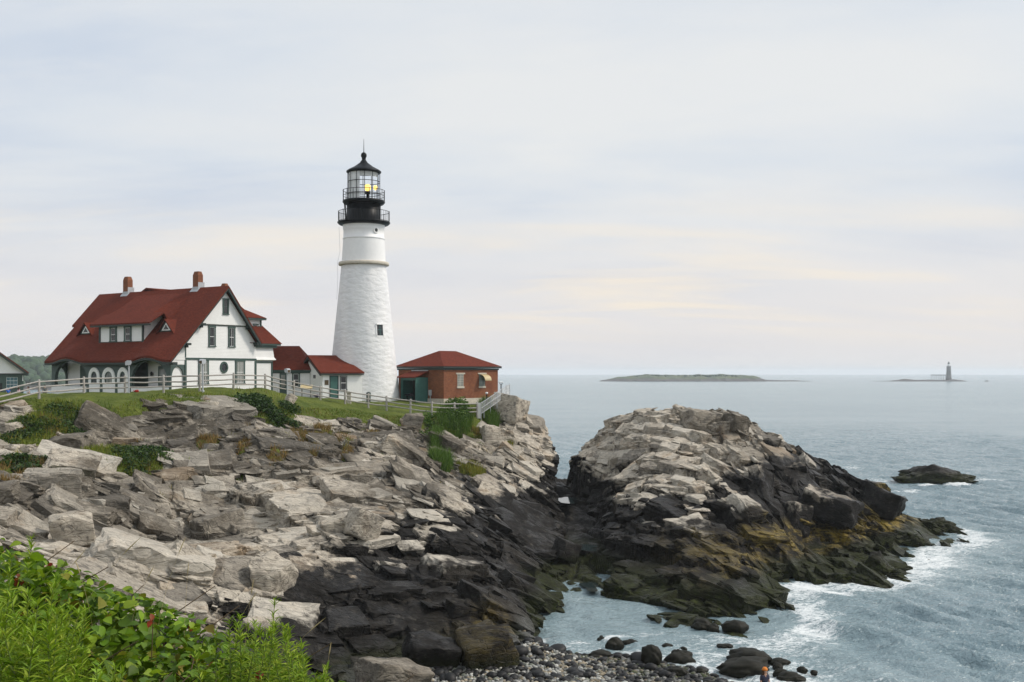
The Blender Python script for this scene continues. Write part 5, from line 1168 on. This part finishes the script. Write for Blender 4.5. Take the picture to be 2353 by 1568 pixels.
# ------------------------------------------------------------------ loose rocks
def boulder(px, py, w_, h_, lab, seed, rz=0., dep=.8, name='boulder', tilt=(0, 0), mat='coastal_rock', lift_v=3.0, sink=.25, ochre=0., round_=0, pt=None, dark_tone_v=0.):
    x, y, z = hit(px, py, zf) if pt is None else pt
    s_ = y / F; Wd, Hh = w_ * s_, h_ * s_
    if round_:
        bm = bmesh.new(); bmesh.ops.create_icosphere(bm, subdivisions=4 if round_ == 1 else 5, radius=.5)
        c_ = np.array([v.co[:] for v in bm.verts]); f_ = np.array([[v.index for v in f.verts] for f in bm.faces]); bm.free()
        if round_ == 1: k_ = 1 + .7 * (fbm(c_[:, 0] * 2.4 + seed, c_[:, 1] * 2.4 + c_[:, 2] * 1.9, seed, 3) - .5) + .22 * (fbm(c_[:, 0] * 8 + seed, c_[:, 1] * 8 + c_[:, 2] * 7, seed + 3, 3) - .5)
        else:
            _f1, _f2, _dx, _dy, r1_, r2_, r3_ = voro(c_[:, 0] * 7 + seed + c_[:, 2] * 2, c_[:, 1] * 4 + c_[:, 2] * 5, seed)
            k_ = 1 + 1.0 * (fbm(c_[:, 0] * 3 + seed, c_[:, 1] * 2 + c_[:, 2] * .4, seed, 3) - .5) + .22 * (r1_ - .5) + .25 * (r2_ - .5) * _dx + .14 * (fbm(c_[:, 0] * 14, c_[:, 1] * 14 + c_[:, 2] * 12, seed + 9, 2) - .5)
        v_ = c_ * k_[:, None]
        if round_ == 2: v_[:, 2] *= np.clip(1.15 - 3.4 * np.abs(c_[:, 0]) ** 1.6 + .5 * (fbm(c_[:, 0] * 9 + seed, c_[:, 1] * 3, seed + 21, 3) - .5), .2, 1.3)
        v_[:, 2] = np.maximum(v_[:, 2], -.36)
    else:
        v_, f_ = hull_template(700 + seed, 8, 5)
    vv = (v_ * (Wd, Wd * dep, Hh / (.8 if round_ else .92))) @ rotm(R(tilt[0]), R(tilt[1]), R(rz)).T
    if not round_:
        for c_ in range(3): vv[:, c_] += (fbm(vv[:, 0] * 1.4 + vv[:, 2] + c_ * 7, vv[:, 1] * 1.4 + vv[:, 2] * 1.4, 500 + seed + c_, 4) - .5) * .17 * min(Wd, 2 * Hh)
    zo = z - vv[:, 2].min() - sink * Hh
    o = mesh_np(name, vv, f_, M[mat], smooth=round_ == 1, attrs={'lift': ('FLOAT', np.full(len(vv), lift_v)), 'dark_tone': ('FLOAT', np.full(len(vv), dark_tone_v)), 'tone': ('FLOAT', np.full(len(vv), .3 if dark_tone_v else .5)), 'ochre': ('FLOAT', np.full(len(vv), ochre))}, loc=(x, y, zo))
    return tag(o, lab, 'rock')
boulder(165, 1250, 95, 72, 'orange tinted angular boulder above the left end of the thicket', 1, 20, .9, tilt=(0, -10))
boulder(628, 1385, 118, 105, 'big pale split boulder leaning over the dark rocks above the thicket', 2, 62, .7, tilt=(12, -16))
boulder(832, 1240, 74, 74, 'upright tan boulder with cross cracks at the edge of the dark rock', 3, 30, .8, tilt=(0, 24))
boulder(770, 1243, 62, 36, 'dark wedge of rock lying just left of the upright tan boulder', 4, 15, .9, tilt=(0, -18), lift_v=0)
boulder(316, 1300, 56, 42, 'brown squarish boulder on the pale slabs behind the thicket', 5, 10, .9)
pass
boulder(480, 938, 50, 20, 'pale flat boulder in the grass just under the crest', 7, 10, .9, sink=.5)
boulder(165, 1040, 105, 54, 'broad dark rock with a pale top above the left hollow', 8, -12, .7, tilt=(8, -8), sink=.4, dark_tone_v=.7); boulder(945, 985, 46, 62, 'knobbly upright rock left of the hanging green bush', 9, 12, .9, tilt=(6, 14), sink=.5, dark_tone_v=.5)
boulder(668, 927, 24, 22, 'pointed pale boulder in the grass beside the wide shrub', 10, 40, .8, tilt=(0, 30))
boulder(1172, 962, 56, 62, 'tall pale rock knob at the outer end of the metal railing', 11, 60, 1.3, tilt=(8, 14), sink=.4); boulder(1222, 966, 50, 28, 'flat slab jutting out over the sea at the end of the headland', 14, 15, .9, tilt=(0, 8), sink=.1)
boulder(1140, 1018, 84, 50, 'rounded folded rock hump below the metal railing', 15, 20, .9, tilt=(0, 12), sink=.55)
boulder(1612, 985, 92, 48, 'brown squared block on the top of the sea outcrop', 16, 20, .7, tilt=(4, 8), sink=.45, dark_tone_v=.4); boulder(1690, 985, 56, 44, 'dark block at the right shoulder of the sea outcrop', 17, 35, .8, tilt=(0, 10), sink=.4, dark_tone_v=.9)
boulder(1510, 1010, 62, 44, 'tan block on the upper face of the sea outcrop', 18, 12, .8, tilt=(4, 8), sink=.45, dark_tone_v=.3)
boulder(1830, 1235, 62, 76, 'grey upright boulder with brown foot on the seaward side of the outcrop', 19, 30, .9, tilt=(-6, 14), lift_v=-.2, sink=.3)
boulder(1900, 1215, 150, 60, 'long dark smooth slab lying across the seaward side of the outcrop', 20, -25, .7, tilt=(0, 16), lift_v=-1, sink=.3)
boulder(2030, 1180, 90, 66, 'dark blunt block near the seaward tip of the outcrop', 21, -30, .8, tilt=(0, 20), lift_v=-2, sink=.25)
boulder(905, 1606, 170, 80, 'pale grained rock lying in the pebbles at the bottom of the picture', 22, 30, .8, tilt=(0, 14), sink=.25, dark_tone_v=.6)
boulder(1110, 1520, 130, 110, 'dark corner block with a yellow brown face above the pebbles', 23, 34, .9, tilt=(14, -18), lift_v=-3, ochre=.2, sink=.62); boulder(985, 1525, 120, 105, 'black cracked block beside the yellow brown corner block', 24, 16, .9, tilt=(16, 10), lift_v=-3, sink=.62)
boulder(1300, 1290, 55, 45, 'pale topped angular rock on the edge of the gully', 25, 30, .9, tilt=(0, 24), lift_v=-1, sink=.2)
def sea_pt(px, py): Yw = CZ * F / (py - HY); return ((px - CX) / F * Yw, Yw, 0.)
boulder(2128, 1112, 205, 38, 'low black rock standing alone in the sea beyond the outcrop', 30, 0, .4, 'sea_rock', lift_v=-4, sink=.2, pt=sea_pt(2128, 1108), round_=2)
boulder(2150, 1252, 60, 26, 'small wet ledge in the surf below the tip of the outcrop', 31, -10, .6, 'sea_rock', lift_v=-4, round_=2, pt=sea_pt(2105, 1255)); boulder(2130, 1222, 110, 34, 'low dark ledge washed by foam at the seaward tip', 32, -12, .5, 'sea_rock', lift_v=-4, round_=2, pt=sea_pt(2150, 1222))
boulder(2020, 1305, 90, 50, 'rounded brown boulder at the foot of the yellow rock face', 33, -20, .8, 'sea_rock', lift_v=-4, sink=.25, pt=sea_pt(2015, 1318), round_=2)
for i, (px, py, w_, h_, lab) in enumerate(((1381, 1502, 36, 38, 'round black weedy boulder at the left end of the row along the pebble edge'), (1412, 1490, 40, 24, 'low black boulder touching the round one at the water edge'), (1448, 1481, 34, 13, 'flat dark stone behind the black boulders'),
    (1497, 1530, 50, 50, 'tall domed boulder with green weed standing among the pebbles'), (1562, 1530, 68, 40, 'squared black boulder with weed right of the domed one'), (1556, 1552, 46, 20, 'small weedy stone under the squared black boulder'), (1470, 1520, 28, 18, 'small black stone left of the domed boulder'),
    (1380, 1512, 62, 18, 'long low black stone in front of the round weedy boulder'), (1665, 1488, 34, 9, 'thin dark rock awash alone in the shallow water'), (1462, 1483, 14, 8, 'tiny dark stone awash above the domed boulder'), (1532, 1488, 26, 10, 'flat reddish dark stone awash in the cove'), (1570, 1496, 18, 10, 'small dark stone awash near the middle of the cove'),
    (1725, 1520, 96, 30, 'broad low brown boulder awash at the right end of the beach'), (1715, 1546, 118, 34, 'wide grey brown boulder in front of the broad low one'), (1790, 1527, 46, 16, 'flat dark stone behind the person in the orange cap'), (1787, 1540, 26, 18, 'round dark stone right of the person in the orange cap'), (1792, 1556, 32, 22, 'dark stone nearest the person in the orange cap'),
    (1842, 1546, 24, 14, 'small stone in the shallows right of the person'), (1870, 1550, 18, 11, 'smallest stone far right in the shallows'), (1640, 1455, 30, 22, 'black rock at the weedy foot of the outcrop'), (1690, 1450, 56, 26, 'dark domed rock at the right foot of the weedy ledge'), (1612, 1448, 52, 26, 'weed covered rock at the left foot of the ledge'),
    (1815, 1566, 70, 22, 'dark boulder cut by the bottom edge of the picture'), (1610, 1550, 22, 16, 'grey stone at the tip of the pebbles'))):
    boulder(px, py, w_, h_, lab, 60 + i, i * 40 % 60 - 30, .8, 'beach_boulder', mat='weedy_stone', sink=.12, round_=1, pt=sea_pt(px, py) if py < 1500 or px > 1600 else None)

# ------------------------------------------------------------------ pebble beach
r_ = np.random.default_rng(51)
def peb_tpl(seed, sub):
    bm = bmesh.new(); bmesh.ops.create_icosphere(bm, subdivisions=sub, radius=.5); q = random.Random(seed); a = [q.uniform(.75, 1.2) for _ in range(3)]; sk = q.uniform(-.3, .3)
    for v in bm.verts: v.co = Vector((v.co.x * a[0] * (1 + sk * v.co.y), v.co.y * .78 * a[1], v.co.z * .56 * a[2])) * (1 + .12 * math.sin(3 * v.co.x + seed) )
    v_ = np.array([v.co[:] for v in bm.verts]); f_ = np.array([[v.index for v in f.verts] for f in bm.faces]); bm.free(); return v_, f_
pts = []
step = .165
for y in np.arange(41, 58, step * .87):
    for x in np.arange(-9.2, 11.5, step):
        x2, y2 = x + r_.uniform(-.06, .06), y + r_.uniform(-.06, .06); pts.append((x2, y2))
pts = np.array(pts); zz = zf(pts[:, 0], pts[:, 1]); z0 = zb(pts[:, 0], pts[:, 1])
bm_ = lut(beach, pts[:, 0], pts[:, 1], fx[0], fy[0], DX)
k = (bm_ > .35) & (z0 > -.06) & (zz - z0 < .5); pts, zz, z0 = pts[k], zz[k], z0[k]
size = .15 * np.exp(r_.normal(.24, .42, len(pts)))
px_ = CX + pts[:, 0] / pts[:, 1] * F; py_ = HY + (CZ - zz) / pts[:, 1] * F
vis = (py_ < 1572) & (px_ > 745)
score = np.where(vis, size / pts[:, 1], 0); order = np.argsort(-score); single = order[:300]; rest = order[300:]
protos = []
for i in range(8):
    v_, f_ = peb_tpl(i, 2); me = mesh_np('pebble', v_, f_, M['pebble'], smooth=True); protos.append(me)
for j, i in enumerate(single):
    o = protos[j] if j < 8 else protos[j % 8].copy()
    if j >= 8: COL.objects.link(o)
    s_ = size[i] * 1.12; o.location = (pts[i, 0], pts[i, 1], zz[i] + size[i] * .12); o.scale = (s_, s_, s_); o.rotation_euler = (r_.normal(0, .22), r_.normal(0, .22), r_.uniform(0, 6.28))
    tag(o, 'rounded grey or tan pebble lying in the pebble beach at the head of the cove', 'pebble', 'larger pebbles of the beach')
v_, f_ = peb_tpl(3, 2)
wetp = sstep(.35, .05, z0[rest]) 
col = pick([(.17, .17, .16), (.25, .25, .23), (.36, .36, .33), (.21, .175, .115), (.12, .125, .125), (.30, .25, .175), (.16, .17, .13), (.46, .45, .41)], len(rest), r_) * (1 - .55 * wetp)[:, None]
grn = (r_.random(len(rest)) < .35 * wetp); col[grn] = pick([(.05, .06, .02)], grn.sum(), r_)
n = len(rest)
tag(scatter('pebble_beach', M['pebble'], v_, f_, np.stack([pts[rest, 0], pts[rest, 1], zz[rest] + size[rest] * .1], -1), frames(r_.uniform(0, 6.28, n), r_.normal(0, .25, n), r_.normal(0, .25, n)), size[rest], col), kind='stuff')

# ------------------------------------------------------------------ people
def skin_body(name, verts, edges, radii, mat, parent):
    me = bpy.data.meshes.new(name); me.from_pydata(verts, edges, []); me.materials.append(M[mat]); o = link(name, me, parent)
    a = o.modifiers.new('skin', 'SKIN'); a.use_smooth_shade = True
    for i, r_2 in enumerate(radii):
        sv = me.skin_vertices[0].data[i]; sv.radius = (r_2 if isinstance(r_2, tuple) else (r_2, r_2)); sv.use_root = (i == 0)
    b = o.modifiers.new('sub', 'SUBSURF'); b.levels = b.render_levels = 1
    return o
def person(loc, rz, H, label, top, legs, hair, cap=None, long_hair=False, short=True, arms=(0, 0)):
    root = empty('person', loc, rz); tag(root, label, 'person'); k = H / 1.7; V = lambda x, y, z: (x * k, y * k, z * k)
    joints = [V(0, 0, .93), V(0, .01, 1.12), V(0, 0, 1.32), V(0, -.005, 1.46), V(0, -.02, 1.56), V(0, -.03, 1.66)]
    rad = [(.15 * k, .11 * k), (.13 * k, .095 * k), (.16 * k, .10 * k), (.06 * k, .06 * k), (.085 * k, .095 * k), (.07 * k, .08 * k)]; ed = [(0, 1), (1, 2), (2, 3), (3, 4), (4, 5)]
    for sg in (-1, 1):
        b = len(joints); f = arms[0 if sg < 0 else 1]
        joints += [V(sg * .19, 0, 1.38), V(sg * .24, .02 - f * .08, 1.12), V(sg * .235, -.04 - f * .25, .9 + f * .18), V(sg * .235, -.06 - f * .30, .82 + f * .2)]; rad += [.055 * k, .042 * k, .032 * k, .036 * k]; ed += [(2, b), (b, b + 1), (b + 1, b + 2), (b + 2, b + 3)]
        b = len(joints); joints += [V(sg * .10, 0, .86), V(sg * .11, -.015, .48), V(sg * .11, .02, .09), V(sg * .115, -.12, .04)]; rad += [.085 * k, .058 * k, .04 * k, .038 * k]; ed += [(0, b), (b, b + 1), (b + 1, b + 2), (b + 2, b + 3)]
    skin_body('body', joints, ed, rad, 'skin', root)
    j = joints; tj = [j[0], j[1], j[2], V(0, 0, 1.42)]; te = [(0, 1), (1, 2), (2, 3)]; trd = [(.165 * k, .125 * k), (.15 * k, .115 * k), (.18 * k, .12 * k), (.085 * k, .08 * k)]
    for b in (6, 14): q = len(tj); tj += [j[b], tuple(Vector(j[b]).lerp(Vector(j[b + 1]), .75))]; trd += [.07 * k, .06 * k]; te += [(2, q), (q, q + 1)]
    skin_body('shirt', tj, te, trd, top, root)
    tj = [V(0, 0, .95)]; te = []; trd = [(.172 * k, .13 * k)]
    for b in (10, 18):
        q = len(tj); end = tuple(Vector(j[b]).lerp(Vector(j[b + 1]), .8)) if short else tuple(Vector(j[b + 1]).lerp(Vector(j[b + 2]), .9)); tj += [j[b], j[b + 1] if not short else tuple(Vector(j[b]).lerp(Vector(j[b + 1]), .5)), end]; trd += [.105 * k, (.085 if short else .075) * k, (.08 if short else .055) * k]; te += [(0, q), (q, q + 1), (q + 1, q + 2)]
    skin_body('shorts' if short else 'trousers', tj, te, trd, legs, root)
    for sg in (-1, 1):
        bm = MB(); bm.lathe([(.001, -.05 * k), (.05 * k, -.05 * k), (.055 * k, 0), (.03 * k, .045 * k), (.001, .05 * k)], 10, (0, 0))
        bm.v = [(x + sg * .113 * k, y * 1.9 - .05 * k, z + .05 * k) for x, y, z in bm.v]; bm.build('shoe', M['dark_inside'], root)
    m = MB(); c_ = Vector(V(0, -.012, 1.625))
    prof_ = [(.001, .125), (.06, .115), (.10, .07), (.115, .0), (.11, -.07 if not long_hair else -.22), (.08, -.10 if not long_hair else -.28)]
    m.lathe([(r_2 * k, z * k) for r_2, z in prof_], 18, (c_.x, c_.y + .012 * k), a0=R(-35), a1=R(215)); m.v = [(x, y, z + c_.z) for x, y, z in m.v]
    m.lathe([(.001, c_.z + .13 * k), (.07 * k, c_.z + .11 * k), (.112 * k, c_.z + .05 * k)], 18, (c_.x, c_.y)); m.build('hair', M[hair], root)
    if cap: m = MB(); m.lathe([(.001, .155 * k), (.07 * k, .14 * k), (.118 * k, .075 * k), (.128 * k, .015 * k), (.12 * k, .005 * k)], 20, (c_.x, c_.y)); m.v = [(x, y, z + c_.z) for x, y, z in m.v]; m.build('cap', M[cap], root)
    return root
for k_, c_ in (('cloth_blue', (.02, .12, .55)), ('cloth_pink', (.72, .45, .50)), ('cloth_white', (.72, .70, .78)), ('cloth_navy', (.02, .025, .05)), ('cloth_orange', (.62, .20, .03)), ('cloth_grey', (.13, .14, .14)), ('hair_dark', (.02, .014, .012)), ('hair_brown', (.06, .03, .015)), ('cloth_tan', (.35, .25, .17))): plain(k_, c_, .8, .12, 8)
def lawn_z(x, y): return 12.35 - float(sstep(80, 150, np.array(y))) * 2.05 + (float(fbm(np.array([x * .1]), np.array([y * .1]), 4)[0]) - .5) * .3 - .02
def lawn_person(px, Yd, *a, **kw): x = (px - CX) / F * Yd; return person((x, Yd, lawn_z(x, Yd)), *a, **kw)
lawn_person(19, 132, .6, 1.55, 'person in a bright blue shirt on the lawn behind the fence at the left edge', 'cloth_blue', 'cloth_tan', 'hair_dark', short=False)
lawn_person(43, 136, 2.6, 1.66, 'person with long brown hair in a pink top behind the fence', 'cloth_pink', 'cloth_tan', 'hair_brown', long_hair=True)
lawn_person(65, 128, -.5, 1.6, 'dark haired person in a white top next to the first fence post from the left', 'cloth_white', 'cloth_white', 'hair_dark', long_hair=True, short=False)
lawn_person(103, 124, .3, 1.72, 'person in dark grey clothes seen through the fence just left of the porch', 'cloth_grey', 'cloth_navy', 'hair_dark', short=False)
person((at(1757, 1568, 47)[0], 47, -.32), 0.5, 1.66, 'person in an orange cap and dark top standing on the stones at the bottom edge', 'cloth_navy', 'cloth_blue', 'hair_brown', cap='cloth_orange', long_hair=True, arms=(.6, .3))

# ------------------------------------------------------------------ far shore, islands
r_ = np.random.default_rng(77)
def island(name, px0, px1, Yd, depth, prof_, label):
    n_, m_ = 150, 26; u = np.linspace(0, 1, n_); w_ = np.linspace(-1, 1, m_); U, Wd = np.meshgrid(u, w_)
    X_ = ((px0 + (px1 - px0) * U) - CX) / F * Yd; h_ = np.interp(U, [p[0] for p in prof_], [p[1] for p in prof_])
    dw = depth * np.sqrt(np.clip(h_ / max(p[1] for p in prof_), .06, 1)); Y_ = Yd + Wd * dw
    Z_ = h_ * np.clip(1 - np.abs(Wd) ** 2.4, 0, 1) * (.75 + .5 * fbm(X_ * .07, Y_ * .04, 8, 4)) + (fbm(X_ * .12, Y_ * .1, 18, 3) - .45) * np.where(h_ > 5.5, 5.5, np.minimum(h_ * .4, 2.0)) - .5
    o = grid_mesh(name, X_, Y_, Z_, M['far_island_ground']); return tag(o, label, kind='structure')
island('green_island', 1374, 1885, 1800, 55, [(0, .2), (.02, 2.5), (.08, 6.0), (.16, 8.5), (.22, 11), (.30, 9.6), (.42, 9.8), (.455, 11.2), (.48, 9.6), (.55, 10.8), (.62, 9.4), (.70, 7.6), (.73, 6.6), (.745, 3.4), (.76, 2.6), (.86, 2.2), (.95, 1.0), (1, .1)], 'long low green island on the horizon')
island('ledge_island', 1985, 2228, 1790, 22, [(0, .1), (.1, .9), (.25, 1.5), (.35, 3.3), (.40, 4.0), (.47, 3.2), (.6, 2.8), (.78, 2.6), (.84, 3.6), (.92, 2.4), (1, .2)], 'low rocky ledge on the horizon carrying the far lighthouse')
island('ledge_island', 2260, 2275, 1780, 6, [(0, .2), (.5, 2.4), (1, .2)], 'tiny rock right of the far lighthouse ledge')
n = 150; pxs = np.where(r_.random(n) < .5, r_.normal(1495, 22, n), r_.uniform(1440, 1720, n)); pxs = np.where(r_.random(n) < .3, r_.normal(1622, 14, n), pxs); pxs = np.clip(pxs, 1425, 1735)
xw = (pxs - CX) / F * 1800; hw = np.interp((pxs - 1374) / 511, [0, .02, .08, .16, .22, .30, .42, .455, .48, .55, .62, .70, .73], [.2, 2.5, 6, 8.5, 11, 9.6, 9.8, 11.2, 9.6, 10.8, 9.4, 7.6, 6.6])
ICO = bmesh.new(); bmesh.ops.create_icosphere(ICO, subdivisions=2, radius=1); cv = np.array([v.co[:] for v in ICO.verts]); cf = np.array([[v.index for v in f.verts] for f in ICO.faces]); ICO.free()
bg_ = r_.uniform(1.0, 2.3, n); Vt = cv[None] * np.stack([bg_ * 1.5, bg_ * 1.5, bg_ * .8], -1)[:, None, :] + np.stack([xw, 1800 + r_.uniform(-25, 15, n), hw * .92 + .2], -1)[:, None, :]
tag(mesh_np('far_woods', Vt.reshape(-1, 3), (cf[None] + (np.arange(n) * len(cv))[:, None, None]).reshape(-1, 3), M['far_tree_leaves']), kind='stuff')
zl = 2.0; K_ = 1790 / F; fx0 = (2180 - CX) / F * 1790
fl = empty('far_lighthouse', (fx0, 1790, zl)); tag(fl, 'small grey granite lighthouse far out on the horizon', 'lighthouse')
def fz(py): return CZ + (HY - py) * K_ - zl
MB().lathe([(.5, -1), (6.4 * K_, -1), (5.8 * K_, fz(866)), (4.5 * K_, fz(843.5)), (4.9 * K_, fz(843)), (4.9 * K_, fz(842)), (.5, fz(841.5))], 32).build('tower', M['granite_tower'], fl)
MB().lathe([(2.6 * K_, fz(842)), (2.6 * K_, fz(836))], 20).build('lantern', M['white_paint'], fl)
MB().lathe([(.1, fz(836.2)), (3.1 * K_, fz(836)), (1.2 * K_, fz(833)), (.5 * K_, fz(832.3)), (.1, fz(830))], 20).build('lantern_roof', M['black_iron'], fl)
m = MB()
for j in range(10): m.tube([(4.6 * K_ * math.cos(j * .628), 4.6 * K_ * math.sin(j * .628), fz(842)), (4.6 * K_ * math.cos(j * .628), 4.6 * K_ * math.sin(j * .628), fz(840))], .12, 4)
m.build('gallery_railing', M['black_iron'], fl)
pr = empty('landing_pier', ((2156 - CX) / F * 1790, 1790, 1.6)); tag(pr, 'spindly timber landing pier beside the far lighthouse', 'pier')
def pzz(py): return CZ + (HY - py) * K_ - 1.6
m = MB(); m.box(-17 * K_, 17 * K_, -1.2, 1.2, pzz(863.5), pzz(862.6)); m.box(-17 * K_, 17 * K_, -1.2, -1.0, pzz(861), pzz(860.6)); m.build('deck', M['far_rock'], pr)
for j in range(9): m = MB(); xx = (-16 + 4 * j) * K_; m.tube([(xx, 0, -1.5), (xx, 0, pzz(861))], .28, 5); m.build('leg', M['far_rock'], pr)
hxg, hyg = np.meshgrid(np.linspace(-760, -300, 90), np.linspace(900, 1350, 30))
hp = CX + hxg / 1000 * F
hh = np.interp(hp, [-900, -200, 60, 150, 230, 330, 400], [31, 31, 28, 26.5, 20, 6, -3]) * np.sin(np.pi * np.clip((hyg - 890) / 430, 0, 1)) ** .5 + (fbm(hxg * .02, hyg * .02, 9, 3) - .5) * 5
tag(grid_mesh('wooded_hill', hxg, hyg, hh - 6, M['far_island_ground']), kind='structure')
bm = bmesh.new(); bmesh.ops.create_icosphere(bm, subdivisions=2, radius=1); cv = np.array([v.co[:] for v in bm.verts]); cf = np.array([[v.index for v in f.verts] for f in bm.faces]); bm.free()
n = 900; x = r_.uniform(-740, -330, n); y = 905 + 230 * r_.random(n) ** 1.3
hp = CX + x / 1000 * F; h_ = np.interp(hp, [-900, -200, 60, 150, 230, 330, 400], [31, 31, 28, 26.5, 20, 6, -3]) * np.sin(np.pi * np.clip((y - 890) / 430, 0, 1)) ** .5
big = r_.uniform(3.2, 6.2, n)
V = cv[None] * np.stack([big, big, big * r_.uniform(.8, 1.35, n)], -1)[:, None, :] * (1 + .45 * (fbm(cv[None, :, 0] * 2.3 + np.arange(n)[:, None] * 3.1, cv[None, :, 1] * 2.3 + cv[None, :, 2] * 2 + np.zeros((n, 1)), 12, 2) - .5))[:, :, None] + np.stack([x, y, h_ - 4], -1)[:, None, :]
Fc = cf[None] + (np.arange(n) * len(cv))[:, None, None]
tag(mesh_np('far_woods', V.reshape(-1, 3), Fc.reshape(-1, 3), M['far_tree_leaves'], smooth=False), kind='stuff')
# ------------------------------------------------------------------ camera, sun, sky, air
cam = bpy.data.objects.new('camera', bpy.data.cameras.new('camera')); COL.objects.link(cam)
cam.location = (0, 0, CZ); cam.rotation_euler = (R(90), 0, 0)
cam.data.sensor_width = 36; cam.data.lens = F / 2353 * 36; cam.data.shift_y = (HY - 784) / 2353
cam.data.clip_start = .2; cam.data.clip_end = 40000; scene.camera = cam
SUN_AZ, SUN_EL = 84.0, 46.0                            # degrees clockwise from the view direction, and above the horizon
sd = Vector((math.sin(R(SUN_AZ)) * math.cos(R(SUN_EL)), math.cos(R(SUN_AZ)) * math.cos(R(SUN_EL)), math.sin(R(SUN_EL))))
sun = bpy.data.objects.new('sun', bpy.data.lights.new('sun', 'SUN')); COL.objects.link(sun)
sun.data.energy = 2.5; sun.data.angle = R(10); sun.data.color = (1, .91, .80)
sun.rotation_euler = (-sd).to_track_quat('-Z', 'Y').to_euler(); sun.location = sd * 60

world = bpy.data.worlds.new('World'); scene.world = world; world.use_nodes = True
class WT(NT):
    def __init__(s): s.t = world.node_tree
w = WT(); bg = w.t.nodes['Background']
sky = w.n('ShaderNodeTexSky', sky_type='NISHITA'); sky.sun_disc = False
sky.sun_elevation = R(SUN_EL); sky.sun_rotation = R(SUN_AZ); sky.air_density = 1.2; sky.dust_density = 3
tc = w.n('ShaderNodeTexCoord'); sp = w.n('ShaderNodeSeparateXYZ'); w.l(tc.outputs['Generated'], sp.inputs[0])
zc = w.math('MAXIMUM', sp.outputs[2], 0.0); den = w.math('ADD', zc, .16)
cb = w.n('ShaderNodeCombineXYZ'); w.l(w.math('DIVIDE', sp.outputs[0], den), cb.inputs[0]); w.l(w.math('DIVIDE', sp.outputs[1], den), cb.inputs[1])
def wn(sc, detail, seed, rough=.55, dist=.6):
    mp = w.n('ShaderNodeMapping'); mp.inputs['Scale'].default_value = sc; mp.inputs['Location'].default_value = (seed, seed * .7, 0); w.l(cb.outputs[0], mp.inputs[0])
    return w.noise(mp.outputs[0], 1.0, detail, rough, dist)
n1 = wn((.5, .95, 1), 6, 1.3, .55, .25); n2 = wn((1.6, 3.2, 1), 7, 4.1, .6); n3 = wn((.7, 2.0, 1), 5, 9.2, .55, .5)
c = w.ramp(n1, [(.34, (.60, .68, .80)), (.48, (.735, .785, .845)), (.64, (.84, .855, .86))])
c = w.mix(w.mr(n2, .42, .70, 0, .35), c, (.83, .845, .86))
elev = sp.outputs[2]
low = w.math('MULTIPLY', w.mr(elev, .015, .06), w.mr(elev, .19, .08))
c = w.mix(w.mr(elev, .19, .02, 0, .7), c, (.865, .81, .785))
c = w.mix(w.math('MULTIPLY', low, w.mr(n3, .44, .72, 0, .8)), c, (1.0, .89, .74))
dt = w.n('ShaderNodeVectorMath', operation='DOT_PRODUCT'); w.l(tc.outputs['Generated'], dt.inputs[0]); dt.inputs[1].default_value = sd
glow = w.math('ADD', 1.0, w.math('MULTIPLY', w.mr(dt.outputs['Value'], .5, 1.0), .6))
vm = w.n('ShaderNodeVectorMath', operation='SCALE'); w.l(c, vm.inputs[0]); w.l(w.math('MULTIPLY', glow, 10.0), vm.inputs['Scale'])
fin = w.mix(.06, vm.outputs[0], sky.outputs[0])
w.l(fin, bg.inputs['Color']); bg.inputs['Strength'].default_value = .1

hz = MB().box(-9500, 9500, -250, 14500, -5.5, 46).build('haze', bpy.data.materials.new('sea_haze'))
hm = hz.data.materials[0]; hm.use_nodes = True; ht = hm.node_tree
ht.nodes.remove(ht.nodes['Principled BSDF']); pv = ht.nodes.new('ShaderNodeVolumePrincipled')
pv.inputs['Color'].default_value = (.90, .95, 1, 1); pv.inputs['Density'].default_value = .00015; pv.inputs['Anisotropy'].default_value = .1
ht.links.new(pv.outputs[0], ht.nodes['Material Output'].inputs['Volume'])
tag(hz, kind='stuff')
scene.view_settings.view_transform = 'Standard'; scene.view_settings.look = 'None'; scene.view_settings.gamma = 1; scene.view_settings.exposure = 0
scene.cycles.max_bounces = 6; scene.cycles.diffuse_bounces = 3; scene.cycles.glossy_bounces = 3; scene.cycles.volume_bounces = 3; scene.cycles.transparent_max_bounces = 8
scene.cycles.use_denoising = True
